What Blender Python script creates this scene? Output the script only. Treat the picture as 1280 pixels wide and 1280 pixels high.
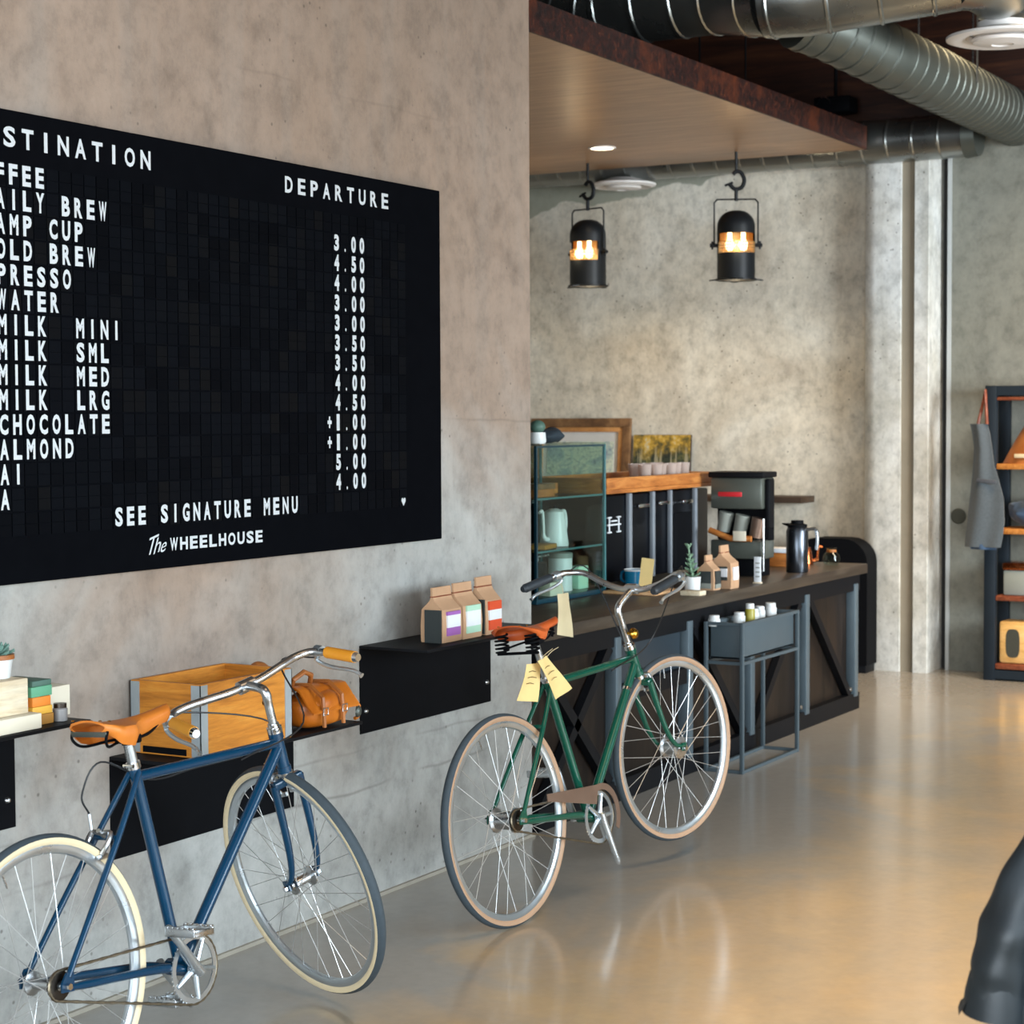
import bpy, bmesh, math, random
from mathutils import Vector, Matrix, noise
random.seed(7)
R = math.radians
scene = bpy.context.scene
C = scene.collection
for o in list(bpy.data.objects): bpy.data.objects.remove(o)

# ------------------------------------------------------------------ camera
# x runs along the concrete wall (away from the camera), y points into the wall, z is up
cam = bpy.data.cameras.new('camera')
cam.sensor_width = 36.0; cam.sensor_fit = 'HORIZONTAL'
cam.lens = 2430 / 1280 * 36
cam.clip_end = 60
YAW, PIT, ROL = 0.5164311679, 0.0481998095, -0.0047382932
fw = Vector((math.cos(YAW) * math.cos(PIT), math.sin(YAW) * math.cos(PIT), -math.sin(PIT)))
rt = Vector((math.sin(YAW), -math.cos(YAW), 0)); up = rt.cross(fw)
rt2 = math.cos(ROL) * rt + math.sin(ROL) * up; up2 = -math.sin(ROL) * rt + math.cos(ROL) * up
camo = bpy.data.objects.new('camera', cam); C.objects.link(camo)
camo.matrix_world = Matrix(((rt2.x, up2.x, -fw.x, 0), (rt2.y, up2.y, -fw.y, -3.6295), (rt2.z, up2.z, -fw.z, 1.62), (0, 0, 0, 1)))
cam.dof.use_dof = True; cam.dof.focus_distance = 5.6; cam.dof.aperture_fstop = 7.0
scene.camera = camo

# ------------------------------------------------------------------ world, daylight, exposure
scene.view_settings.view_transform = 'Standard'
try: scene.view_settings.look = 'None'
except Exception: pass
scene.view_settings.gamma = 1.0
scene.view_settings.use_curve_mapping = False
scene.view_settings.exposure = 0.17
w = bpy.data.worlds.new('world'); scene.world = w; w.use_nodes = True
w.node_tree.nodes['Background'].inputs[0].default_value = (0.80, 0.88, 1.0, 1)
w.node_tree.nodes['Background'].inputs[1].default_value = 0.25

def area(name, loc, target, sx, sy, power, col, spread=180):
    l = bpy.data.lights.new(name, 'AREA'); l.shape = 'RECTANGLE'; l.size = sx; l.size_y = sy
    l.energy = power; l.color = col; l.spread = R(spread)
    o = bpy.data.objects.new(name, l); C.objects.link(o); o.location = loc
    o.rotation_euler = (Vector(target) - Vector(loc)).to_track_quat('-Z', 'Y').to_euler()
    return o
# daylight of the shopfront windows right and behind the camera, plus an added fill
area('daylight_side', (3.6, -7.35, 1.7), (3.6, -3.4, .0), 9.0, 2.4, 470, (0.73, 0.88, 1.0), 120)
area('back_wall_fill', (8.8, -7.35, 2.0), (12.0, 0.6, 1.6), 4.0, 2.6, 260, (0.86, 0.94, 1.0), 80)  # added fill that brightens the back wall
area('daylight_front', (-3.35, -3.8, 1.7), (7, -1.2, 1.0), 6.0, 2.6, 620, (0.80, 0.91, 1.0))
# added warm fills under the ceiling, outside the frame, without any fittings
area('warm_wall_fill', (3.6, -2.6, 4.4), (3.9, 0, 2.9), 4.0, 1.5, 9, (1.0, 0.60, 0.36), 110)
area('warm_floor_fill', (6.2, -3.5, 4.45), (6.2, -3.3, 0), 4.0, 2.2, 100, (1.0, 0.72, 0.42), 68)
area('warm_back_fill', (10.4, -1.6, 4.3), (11.0, -.9, 0), 1.5, 1.5, 55, (1.0, 0.74, 0.46), 80)

# ------------------------------------------------------------------ helpers
def lin(h):
    if isinstance(h, str):
        v = [int(h[i:i + 2], 16) / 255 for i in (0, 2, 4)]
        return tuple(((c / 12.92) if c <= 0.04045 else ((c + 0.055) / 1.055) ** 2.4) for c in v) + (1,)
    return tuple(h) + (1,)

class NT:
    def __init__(s, name):
        s.m = bpy.data.materials.new(name); s.m.use_nodes = True
        s.t = s.m.node_tree; s.n = s.t.nodes; s.b = s.n['Principled BSDF']
        s.tc = s.n.new('ShaderNodeTexCoord')
    def link(s, a, b): s.t.links.new(a, b)
    def vec(s, scale=(1, 1, 1), rot=(0, 0, 0), src='Object'):
        mp = s.n.new('ShaderNodeMapping'); mp.inputs['Scale'].default_value = scale; mp.inputs['Rotation'].default_value = rot
        s.link(s.tc.outputs[src], mp.inputs[0]); return mp.outputs[0]
    def noise(s, scale, detail=4, rough=.55, vec=None, dist=0):
        x = s.n.new('ShaderNodeTexNoise'); x.inputs['Scale'].default_value = scale; x.inputs['Detail'].default_value = detail
        x.inputs['Roughness'].default_value = rough; x.inputs['Distortion'].default_value = dist
        s.link(vec if vec is not None else s.tc.outputs['Object'], x.inputs['Vector']); return x.outputs['Fac']
    def voro(s, scale, vec=None, feature='F1'):
        x = s.n.new('ShaderNodeTexVoronoi'); x.feature = feature; x.inputs['Scale'].default_value = scale
        s.link(vec if vec is not None else s.tc.outputs['Object'], x.inputs['Vector']); return x.outputs['Distance']
    def ramp(s, fac, stops):
        r = s.n.new('ShaderNodeValToRGB'); e = r.color_ramp.elements
        while len(e) < len(stops): e.new(.5)
        for i, (p, c) in enumerate(stops):
            e[i].position = p; e[i].color = lin(c) if not isinstance(c, (int, float)) else (c, c, c, 1)
        s.link(fac, r.inputs[0]); return r.outputs[0]
    def mix(s, fac, a, b, mode='MIX'):
        x = s.n.new('ShaderNodeMix'); x.data_type = 'RGBA'; x.blend_type = mode
        for k, v in ((0, fac), (6, a), (7, b)):
            if hasattr(v, 'default_value'): s.link(v, x.inputs[k])
            elif k == 0: x.inputs[0].default_value = v
            else: x.inputs[k].default_value = lin(v)
        return x.outputs[2]
    def bump(s, h, strength=.2, dist=.01):
        b = s.n.new('ShaderNodeBump'); b.inputs['Strength'].default_value = strength; b.inputs['Distance'].default_value = dist
        s.link(h, b.inputs['Height']); s.link(b.outputs[0], s.b.inputs['Normal'])
    def set(s, col=None, rough=None, metal=None, spec=None, coat=None, emit=None, estr=0, trans=None, ior=None, alpha=None, sheen=None):
        def put(k, v):
            if v is None: return
            if hasattr(v, 'default_value'): s.link(v, s.b.inputs[k])
            elif k in ('Base Color', 'Emission Color'): s.b.inputs[k].default_value = lin(v)
            else: s.b.inputs[k].default_value = v
        put('Base Color', col); put('Roughness', rough); put('Metallic', metal); put('Specular IOR Level', spec)
        put('Coat Weight', coat); put('Emission Color', emit); put('Transmission Weight', trans); put('IOR', ior); put('Alpha', alpha); put('Sheen Weight', sheen)
        if emit is not None: s.b.inputs['Emission Strength'].default_value = estr
        return s.m

def plain(name, col, rough=.5, metal=0, var=.12, scale=30, bump=0, **k):
    s = NT(name)
    f = s.noise(scale, 4)
    c = s.mix(f, col, col)
    v = s.ramp(f, [(.25, 1 - var), (.75, 1 + 0 * var)])
    c = s.mix(1.0, s.mix(0.0, col, col), v, 'MULTIPLY')
    if bump: s.bump(f, bump, .004)
    return s.set(c, rough, metal, **k)

def concrete(name, light, mid, dark, stain, zs=1.0, contrast=1.0, rough=.72, streak=.35, pits=.5, seams=(), band=None, fine_amt=.5, rise=None):
    s = NT(name)
    big = s.noise(.75 * zs, 5, .6, dist=.6)
    c = s.ramp(big, [(.32, dark), (.48, mid), (.66, light)])
    st = s.noise(.7, 4, .55, s.vec((1, 1, .55), (0, 0, 0)), 1.0)
    if rise:      # brown tint, stronger towards the top
        sp0 = s.n.new('ShaderNodeSeparateXYZ'); s.link(s.tc.outputs['Object'], sp0.inputs[0])
        ma = s.n.new('ShaderNodeMath'); ma.operation = 'SUBTRACT'; ma.inputs[1].default_value = rise[0]; s.link(sp0.outputs[2], ma.inputs[0])
        mb = s.n.new('ShaderNodeMath'); mb.operation = 'MULTIPLY_ADD'; mb.inputs[1].default_value = rise[1]; s.link(ma.outputs[0], mb.inputs[0]); s.link(st, mb.inputs[2])
        st = mb.outputs[0]
    sm = s.ramp(st, [(.42, 0.0), (.68, .75 * contrast)])
    c = s.mix(sm, c, stain)
    ver = s.noise(3.0, 4, .6, s.vec((1.6, 1.6, .12)))
    vm = s.ramp(ver, [(.5, 0.0), (.75, streak)])
    c = s.mix(vm, c, dark)
    mott = s.noise(9, 6, .7)
    mm = s.ramp(mott, [(.28, .66), (.5, 1.0), (.75, 1.16)])
    c = s.mix(.9, c, mm, 'MULTIPLY')
    pat = s.noise(2.4, 6, .68, s.vec((1, 1, .8)), 1.0)
    c = s.mix(.8, c, s.ramp(pat, [(.30, .74), (.46, .97), (.7, 1.10)]), 'MULTIPLY')
    v = s.voro(22, s.vec((1, 1, 1)))
    big2 = s.noise(2.3, 2)
    pm = s.ramp(v, [(.06, 1.0), (.15, 0.0)])
    pm2 = s.mix(1.0, pm, s.ramp(big2, [(.50, 0.0), (.58, pits)]), 'MULTIPLY')
    c = s.mix(pm2, c, '4a443c')
    fine = s.noise(60, 3, .6)
    grit = s.noise(26, 5, .75, s.vec((1, 1, .7)))
    c = s.mix(fine_amt, c, s.ramp(grit, [(.30, .72), (.5, 1.0), (.72, 1.10)]), 'MULTIPLY')
    if seams or band:
        sp = s.n.new('ShaderNodeSeparateXYZ'); s.link(s.tc.outputs['Object'], sp.inputs[0])
        wob = s.noise(1.1, 3, .6)
        def math_(op, a, b_):
            x = s.n.new('ShaderNodeMath'); x.operation = op
            for k, v in ((0, a), (1, b_)):
                if hasattr(v, 'default_value'): s.link(v, x.inputs[k])
                else: x.inputs[k].default_value = v
            return x.outputs[0]
        zz = math_('ADD', sp.outputs[2], math_('MULTIPLY', wob, .10))
        brk = s.ramp(s.noise(1.7, 2), [(.42, 0.0), (.55, .55)])
        for z0, amp in seams:
            d = math_('ABSOLUTE', math_('SUBTRACT', zz, z0), 0)
            mk = s.ramp(d, [(.0015, amp), (.006, 0.0)])
            c = s.mix(s.mix(1.0, mk, brk, 'MULTIPLY'), c, '4d463e')
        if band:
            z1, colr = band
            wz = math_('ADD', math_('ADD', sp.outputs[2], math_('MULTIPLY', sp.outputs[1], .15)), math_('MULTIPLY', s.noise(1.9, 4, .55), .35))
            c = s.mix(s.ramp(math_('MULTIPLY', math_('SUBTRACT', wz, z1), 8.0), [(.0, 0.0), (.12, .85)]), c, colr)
    h = s.mix(.35, mott, fine)
    s.bump(h, .18, .01)
    return s.set(c, s.ramp(mott, [(.3, rough - .12), (.7, rough + .08)]), 0, .35)

def wood(name, a, b, c, scale=(1, 12, 12), rough=.45, grain=3.0, coat=0, spec=.4, bands=6):
    s = NT(name)
    v = s.vec(scale)
    n = s.noise(grain, 6, .6, v, .8)
    f2 = s.noise(grain * 7, 3, .5, v)
    col = s.ramp(n, [(.3, a), (.5, b), (.7, c)])
    col = s.mix(.35, col, s.ramp(f2, [(.35, .62), (.65, 1.0)]), 'MULTIPLY')
    s.bump(f2, .08, .003)
    return s.set(col, rough, 0, spec, coat)

def leather(name, a, b, rough=.42, scale=60):
    s = NT(name)
    n = s.noise(6, 4, .6); col = s.ramp(n, [(.3, a), (.7, b)])
    v = s.voro(scale * 3); f = s.noise(scale, 3)
    s.bump(s.mix(.5, v, f), .15, .002)
    return s.set(col, s.ramp(n, [(.3, rough - .08), (.7, rough + .12)]), 0, .5)

def metal(name, col, rough=.25, var=.1, scale=25, m=1.0):
    s = NT(name)
    n = s.noise(scale, 4)
    c = s.mix(1.0, s.mix(0.0, col, col), s.ramp(n, [(.3, 1 - var), (.7, 1.0)]), 'MULTIPLY')
    return s.set(c, s.ramp(n, [(.3, max(.03, rough - .05)), (.7, rough + .07)]), m)

M = {}
M['wall'] = concrete('concrete_wall', 'b3b2ad', 'a5a39d', '908d87', '8f7158', contrast=.95, rise=(1.15, .20), seams=((1.66, .5), (.43, .8), (.56, .5), (2.72, .3)), pits=.6, fine_amt=.45)
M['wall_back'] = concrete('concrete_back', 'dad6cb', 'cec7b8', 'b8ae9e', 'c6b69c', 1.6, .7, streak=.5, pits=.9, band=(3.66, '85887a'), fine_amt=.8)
M['column'] = concrete('concrete_column', 'd8dad8', 'cbcbc6', 'aeaca2', 'b8b0a0', 2.0, .5, streak=.7, pits=.9, fine_amt=.8)
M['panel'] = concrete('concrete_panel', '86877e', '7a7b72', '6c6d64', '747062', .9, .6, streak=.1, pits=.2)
M['groove'] = plain('groove_concrete', '8d8371', .8, 0, .2, 6)  # shade of the recess put into the groove colour
M['gap'] = plain('gap_dark', '2c2a28', .7, 0, .2, 8)
def floor_mat():
    s = NT('polished_concrete')
    a = s.noise(.55, 5, .6, dist=.8); b = s.noise(2.6, 6, .65, dist=.4); f = s.noise(22, 4, .6)
    c = s.ramp(a, [(.32, '9d9280'), (.5, 'ad9a7c'), (.68, 'ba9f78')])
    c = s.mix(s.ramp(b, [(.38, 0.0), (.7, .55)]), c, '93897a')
    sp = s.n.new('ShaderNodeSeparateXYZ'); s.link(s.tc.outputs['Object'], sp.inputs[0])
    ad = s.n.new('ShaderNodeMath'); ad.operation = 'MULTIPLY_ADD'; ad.inputs[1].default_value = 2.2
    s.link(s.noise(.9, 4, .6, dist=.7), ad.inputs[0]); s.link(sp.outputs[1], ad.inputs[2])
    c = s.mix(s.ramp(ad.outputs[0], [(-.0, 0.0), (.5, .9)]), c, '918f8a')     # greyer along the wall, with an uneven edge
    c = s.mix(.6, c, s.ramp(f, [(.3, .86), (.7, 1.0)]), 'MULTIPLY')
    s.bump(b, .03, .01)
    return s.set(c, s.ramp(b, [(.3, .12), (.7, .22)]), 0, .55)
M['floor'] = floor_mat()
M['plaster'] = plain('plain_plaster', 'b5ab9c', .85, 0, .08, 3)
M['trim'] = plain('pale_trim', '9b9486', .6, 0, .15, 12)
M['board'] = plain('black_board', '0c0d10', .8, 0, .2, 20, spec=.0)
def flap_mat():
    s = NT('flap_black')
    v = s.n.new('ShaderNodeTexWhiteNoise'); v.noise_dimensions = '3D'
    sn = s.n.new('ShaderNodeVectorMath'); sn.operation = 'SNAP'
    sn.inputs[1].default_value = (.0483, 10, .0643)
    s.link(s.tc.outputs['Object'], sn.inputs[0]); s.link(sn.outputs[0], v.inputs['Vector'])
    c = s.ramp(v.outputs['Value'], [(.0, '06070a'), (.75, '0b0d11'), (1.0, '0f0f10')])
    return s.set(c, .6, 0, .02)
M['flap'] = flap_mat()
M['white'] = plain('lettering_white', 'c3c7c9', .6, 0, .06, 40)
M['steel_black'] = plain('black_steel', '121316', .5, 0, .25, 14, .05, spec=.12)
M['steel_soft'] = plain('black_matt', '0d0e11', .6, 0, .2, 18, spec=.06)
M['screw'] = metal('screw_steel', 'c8c8c6', .3)
M['crate'] = wood('crate_pine', 'a0601a', 'c87e28', 'd8943a', (1.5, 1.5, 14), .55, 2.2)
M['pale_wood'] = wood('pale_wood', 'c9b08c', 'dccaab', 'e6d8be', (1.2, 9, 9), .6, 3)
M['oak'] = wood('warm_oak', '8a4f22', 'b06a30', 'c98745', (2, 2, 14), .45, 2.5)
M['tray'] = wood('tray_wood', 'b98655', 'd2a374', 'dfb98e', (1.5, 9, 9), .5, 3)
M['counter'] = wood('counter_top', '352d26', '433a31', '52483d', (1, 10, 10), .36, 2.0, spec=.2)
M['bracket'] = plain('zinc_bracket', 'a9b2b6', .4, .35, .1, 20)
M['strut'] = plain('satin_strut', '8d939a', .35, .3, .1, 20)
M['dark_wood'] = wood('dark_shelf_wood', '2a1d15', '3a2a1e', '493627', (8, 1, 8), .5, 2)
M['strip'] = plain('pale_metal_strip', 'b9bcbb', .4, .2, .1, 10)
M['counter_panel'] = wood('counter_panel', '161311', '201a16', '2a211b', (8, 8, 1), .4, 2.0, spec=.15)
M['walnut'] = wood('walnut_panel', '8c6a4c', 'a07b5a', 'b28c69', (9, .7, 5), .34, 3.0)
M['planks'] = wood('dark_planks', '1f120b', '321c10', '472a18', (8, .8, 1), .5, 2.0)
M['planks_wall'] = wood('dark_plank_wall', '1c0f0a', '33190f', '4a2a18', (1, .7, 9), .5, 2.0)
def fascia_mat():
    s = NT('chip_board_edge')
    n = s.noise(38, 6, .75); v = s.voro(40); b = s.noise(4.5, 3, .6)
    c = s.ramp(n, [(.38, '140b0a'), (.52, '2b130e'), (.64, '4c2315'), (.76, 'a06c38')])
    c = s.mix(s.ramp(b, [(.5, 0.0), (.7, .6)]), c, '5f2c14')
    c = s.mix(s.ramp(v, [(.10, .8), (.2, 0.0)]), c, '1a0d0b')
    s.bump(n, .5, .01)
    return s.set(c, .5, 0, .3)
M['fascia'] = fascia_mat()
M['galv'] = metal('galvanised_steel', '9a9d9a', .28, .2, 3, .95)
M['galv_dull'] = metal('galvanised_dull', '5c605a', .45, .15, 5, .7)
M['blue'] = plain('blue_enamel', '003450', .26, .0, .1, 20, coat=.15)
M['green'] = plain('green_enamel', '054a39', .25, .0, .1, 20, coat=.25)
M['lug_line'] = plain('gold_pinstripe', 'b79a5a', .35, .6, .1)
M['chrome'] = metal('chrome', 'd4d6d8', .12, .08)
M['alu'] = metal('brushed_aluminium', 'c6c9cb', .28, .12)
M['rim'] = metal('rim_aluminium', 'c3cace', .3, .08, 10, .85)
M['spoke'] = metal('spoke_steel', 'c9c9c7', .35, .05, 10, .7)
M['tread'] = plain('tyre_rubber', '38434a', .75, 0, .2, 60)
M['cream'] = plain('cream_sidewall', 'dcc9a4', .6, 0, .08, 40)
M['tan'] = plain('tan_sidewall', 'a68569', .6, 0, .1, 40)
M['steel_dark'] = metal('dark_steel', '4a443e', .35, .3, 40)
M['chain'] = metal('chain_steel', '8a7f6c', .4, .3, 90)
M['brown_steel'] = metal('brown_chain_guard', '8a7263', .35, .12, 12, .6)
M['black_cable'] = plain('black_cable', '17191c', .4, 0, .1)
M['saddle_tan'] = leather('saddle_tan', 'b9621c', 'd07a2a')
M['grip_orange'] = leather('grip_orange', 'd98a1e', 'e69f33', .5)
M['saddle_red'] = leather('saddle_red', 'a03c14', 'c8602a', .35)
M['grip_black'] = leather('grip_black', '23292e', '2d343a', .55)
M['bag_leather'] = leather('bag_leather', 'a0500f', 'c8741f', .4)
M['brown_leather'] = leather('brown_leather', '83481d', 'a96830', .45)
M['black_leather'] = leather('black_leather', '0b1317', '161f25', .45, 30)
M['brass'] = metal('brass', 'd29a3a', .22)
M['kraft'] = plain('kraft_paper', 'bd9572', .8, 0, .18, 14, .25)
M['tag'] = plain('yellow_tag_paper', 'd9bd7e', .8, 0, .08, 20)
M['tag_pale'] = plain('pale_tag_paper', 'cdbd97', .8, 0, .08, 20)
M['ink'] = plain('tag_ink', '6d5a36', .8, 0, .1)
M['lab_black'] = plain('label_black', '2b3130', .6, 0, .15, 25)
M['lab_white'] = plain('label_white', 'dcdfe2', .6, 0, .05)
M['lab_purple'] = plain('label_purple', '9a5fa8', .6, 0, .05)
M['lab_green'] = plain('label_green', 'a9d0b6', .6, 0, .05)
M['lab_orange'] = plain('label_orange', 'cf4a24', .6, 0, .05)
M['lab_grey'] = plain('label_grey', '85887f', .6, 0, .05)
M['box_cream'] = plain('cream_box', 'ddd3bd', .7, 0, .06, 12)
M['green_box'] = plain('green_box', '5c9b78', .6, 0, .06, 12)
M['darkgreen_box'] = plain('dark_green_box', '49675a', .6, 0, .06, 12)
M['orange_box'] = plain('orange_box', 'df7f28', .6, 0, .06, 12)
M['yellow_box'] = plain('yellow_box', 'dca53a', .6, 0, .06, 12)
M['amber_box'] = plain('amber_box', 'a7732c', .6, 0, .06, 12)
M['grey_jar'] = plain('grey_jar', '8d8a88', .4, .2, .1, 30)
M['ceramic'] = plain('white_ceramic', 'd8d9d6', .35, 0, .05, 20)
M['succulent'] = plain('succulent_green', '6f9285', .55, 0, .3, 30)
M['plant'] = plain('plant_green', '7f9f82', .55, 0, .3, 30)
M['soil'] = plain('soil', '3a2c22', .9, 0, .3, 60)
M['mug_blue'] = plain('blue_enamel_mug', '0d6a90', .2, 0, .1, 10, coat=.5)
M['olive'] = plain('olive_steel', '5d6159', .35, .4, .12, 8)
M['machine'] = plain('machine_black', '090b10', .3, 0, .2, 8, spec=.15)
M['red'] = plain('red_badge', 'c6242c', .35, 0, .05)
M['stand_grey'] = plain('slate_metal', '48545a', .5, .1, .1, 10)
M['post_grey'] = plain('post_steel', '59666d', .4, .3, .15, 8)
M['inset'] = plain('inset_panel', '28323a', .4, .1, .1, 8)
M['green_bottle'] = plain('mustard_body', '9a8f2c', .4, 0, .1)
M['frame_brown'] = wood('frame_brown', '5a3f2a', '775638', '8d6a47', (3, 3, 3), .45)
M['frame_inner'] = wood('frame_inner', 'a86f3c', 'bd854e', 'c9955f', (3, 3, 3), .45)
M['denim'] = plain('blue_denim', '2c4560', .9, 0, .3, 60, .3, sheen=.3)
M['dark_cloth'] = plain('dark_slate_cloth', '27323a', .9, 0, .25, 60, .3)
M['apron'] = plain('grey_denim', '474f54', .9, 0, .25, 70, .3, sheen=.3)
M['apron_strap'] = plain('apron_strap', '43464c', .9, 0, .2, 50)
M['rack'] = plain('rack_steel', '1b242c', .5, .1, .15, 10, spec=.25)
M['rack_wood'] = wood('rack_wood', '9a5a26', 'bd7a38', 'cf9050', (2, 14, 14), .45, 2.5)
M['redwood'] = wood('dark_red_wood', '5c2c1c', '7d4028', '92553a', (2, 14, 14), .45, 2.5)
M['radio_wood'] = wood('radio_wood', 'cf9a52', 'e0b06a', 'e9c084', (2, 2, 10), .5, 2)
M['grille'] = plain('dark_grille', '39392f', .8, 0, .3, 90)
M['copper'] = metal('copper', 'b9683c', .25)
M['thermos'] = metal('dark_thermos', '4b4f55', .22, .1, 10, .9)
def glass_mat(name, col, alpha):
    s = NT(name)
    return s.set(col, .03, 0, .5, trans=1.0, ior=1.45)
def pane_mat(name, tint, refl=.12):
    s = NT(name)
    tr = s.n.new('ShaderNodeBsdfTransparent'); tr.inputs[0].default_value = lin(tint)
    gl = s.n.new('ShaderNodeBsdfGlossy'); gl.inputs['Roughness'].default_value = .03
    lw = s.n.new('ShaderNodeLayerWeight'); lw.inputs[0].default_value = .3
    pw = s.n.new('ShaderNodeMath'); pw.operation = 'POWER'; pw.inputs[1].default_value = 3.0; s.link(lw.outputs['Facing'], pw.inputs[0])
    mu = s.n.new('ShaderNodeMath'); mu.operation = 'MULTIPLY_ADD'; mu.inputs[1].default_value = .5; mu.inputs[2].default_value = .03; s.link(pw.outputs[0], mu.inputs[0])
    mx = s.n.new('ShaderNodeMixShader')
    s.link(mu.outputs[0], mx.inputs[0]); s.link(tr.outputs[0], mx.inputs[1]); s.link(gl.outputs[0], mx.inputs[2])
    s.link(mx.outputs[0], s.n['Material Output'].inputs[0]); return s.m
M['pane'] = pane_mat('case_glass', 'eaf3f0')
M['glass_edge'] = plain('glass_edge', '3d6d70', .15, 0, .1, 10, spec=.8)
M['edge_dark'] = plain('case_edge_dark', '12343f', .3, 0, .1, 10)
def cup_mat():
    s = NT('frosted_cup_glass')
    tr = s.n.new('ShaderNodeBsdfTransparent'); tr.inputs[0].default_value = lin('efe6e0')
    mx = s.n.new('ShaderNodeMixShader'); mx.inputs[0].default_value = .38
    s.set('d9c8bd', .12, spec=.9)
    s.link(tr.outputs[0], mx.inputs[1]); s.link(s.b.outputs[0], mx.inputs[2]); s.link(mx.outputs[0], s.n['Material Output'].inputs[0]); return s.m
M['cup'] = cup_mat()
M['clear'] = pane_mat('clear_glass', 'e6ebe8')
def bulb_mat():
    s = NT('bulb_glow'); return s.set('ffd9a0', .3, emit='ffe2b0', estr=3.2)
M['bulb'] = bulb_mat()
def down_mat():
    s = NT('downlight_glow'); return s.set('fff0d8', .3, emit='ffe2b8', estr=9)
M['down'] = down_mat()
M['lamp_black'] = plain('lamp_black', '14171a', .45, 0, .2, 20, spec=.2)
M['lamp_gold'] = metal('lamp_inner_gold', 'b89564', .4)
M['diffuser'] = plain('white_diffuser', 'd9d4d0', .5, 0, .05, 6)
def map_mat():
    s = NT('old_map'); n = s.noise(5, 5, .6, dist=1.5)
    c = s.ramp(n, [(.35, 'b8c0aa'), (.5, 'ccd0b8'), (.6, 'a9b9ae'), (.72, '8d97a0')])
    r = s.ramp(s.noise(7, 3, .5, dist=3), [(.47, 0.0), (.5, .7), (.53, 0.0)])
    return s.set(s.mix(r, c, '6c7384'), .6)
M['map'] = map_mat()
def paint_mat():
    s = NT('tree_painting'); n = s.noise(14, 4, .7)
    sep = s.n.new('ShaderNodeSeparateXYZ'); s.link(s.tc.outputs['Object'], sep.inputs[0])
    top = s.ramp(n, [(.36, '4f4a26'), (.48, '9a7a2c'), (.58, 'c79f3f'), (.7, 'b9bca8')])
    low = s.ramp(n, [(.35, '1b211c'), (.52, '39412c'), (.68, '7d7440')])
    tk = s.noise(5, 2, .5, s.vec((1, 9, .6)))
    low = s.mix(s.ramp(tk, [(.56, 0.0), (.62, .8)]), low, 'a59b7c')
    mz = s.n.new('ShaderNodeMapRange'); mz.inputs[1].default_value = .24; mz.inputs[2].default_value = .33
    ad = s.n.new('ShaderNodeMath'); ad.operation = 'MULTIPLY_ADD'; ad.inputs[1].default_value = .22; s.link(s.noise(7, 3), ad.inputs[0]); s.link(sep.outputs[2], ad.inputs[2])
    ad2 = s.n.new('ShaderNodeMath'); ad2.operation = 'SUBTRACT'; ad2.inputs[1].default_value = .11; s.link(ad.outputs[0], ad2.inputs[0])
    s.link(ad2.outputs[0], mz.inputs[0])
    return s.set(s.mix(mz.outputs[0], low, top), .7)
M['painting'] = paint_mat()
M['mat_white'] = plain('mat_board', 'cdc8c0', .8, 0, .1, 12)

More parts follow.
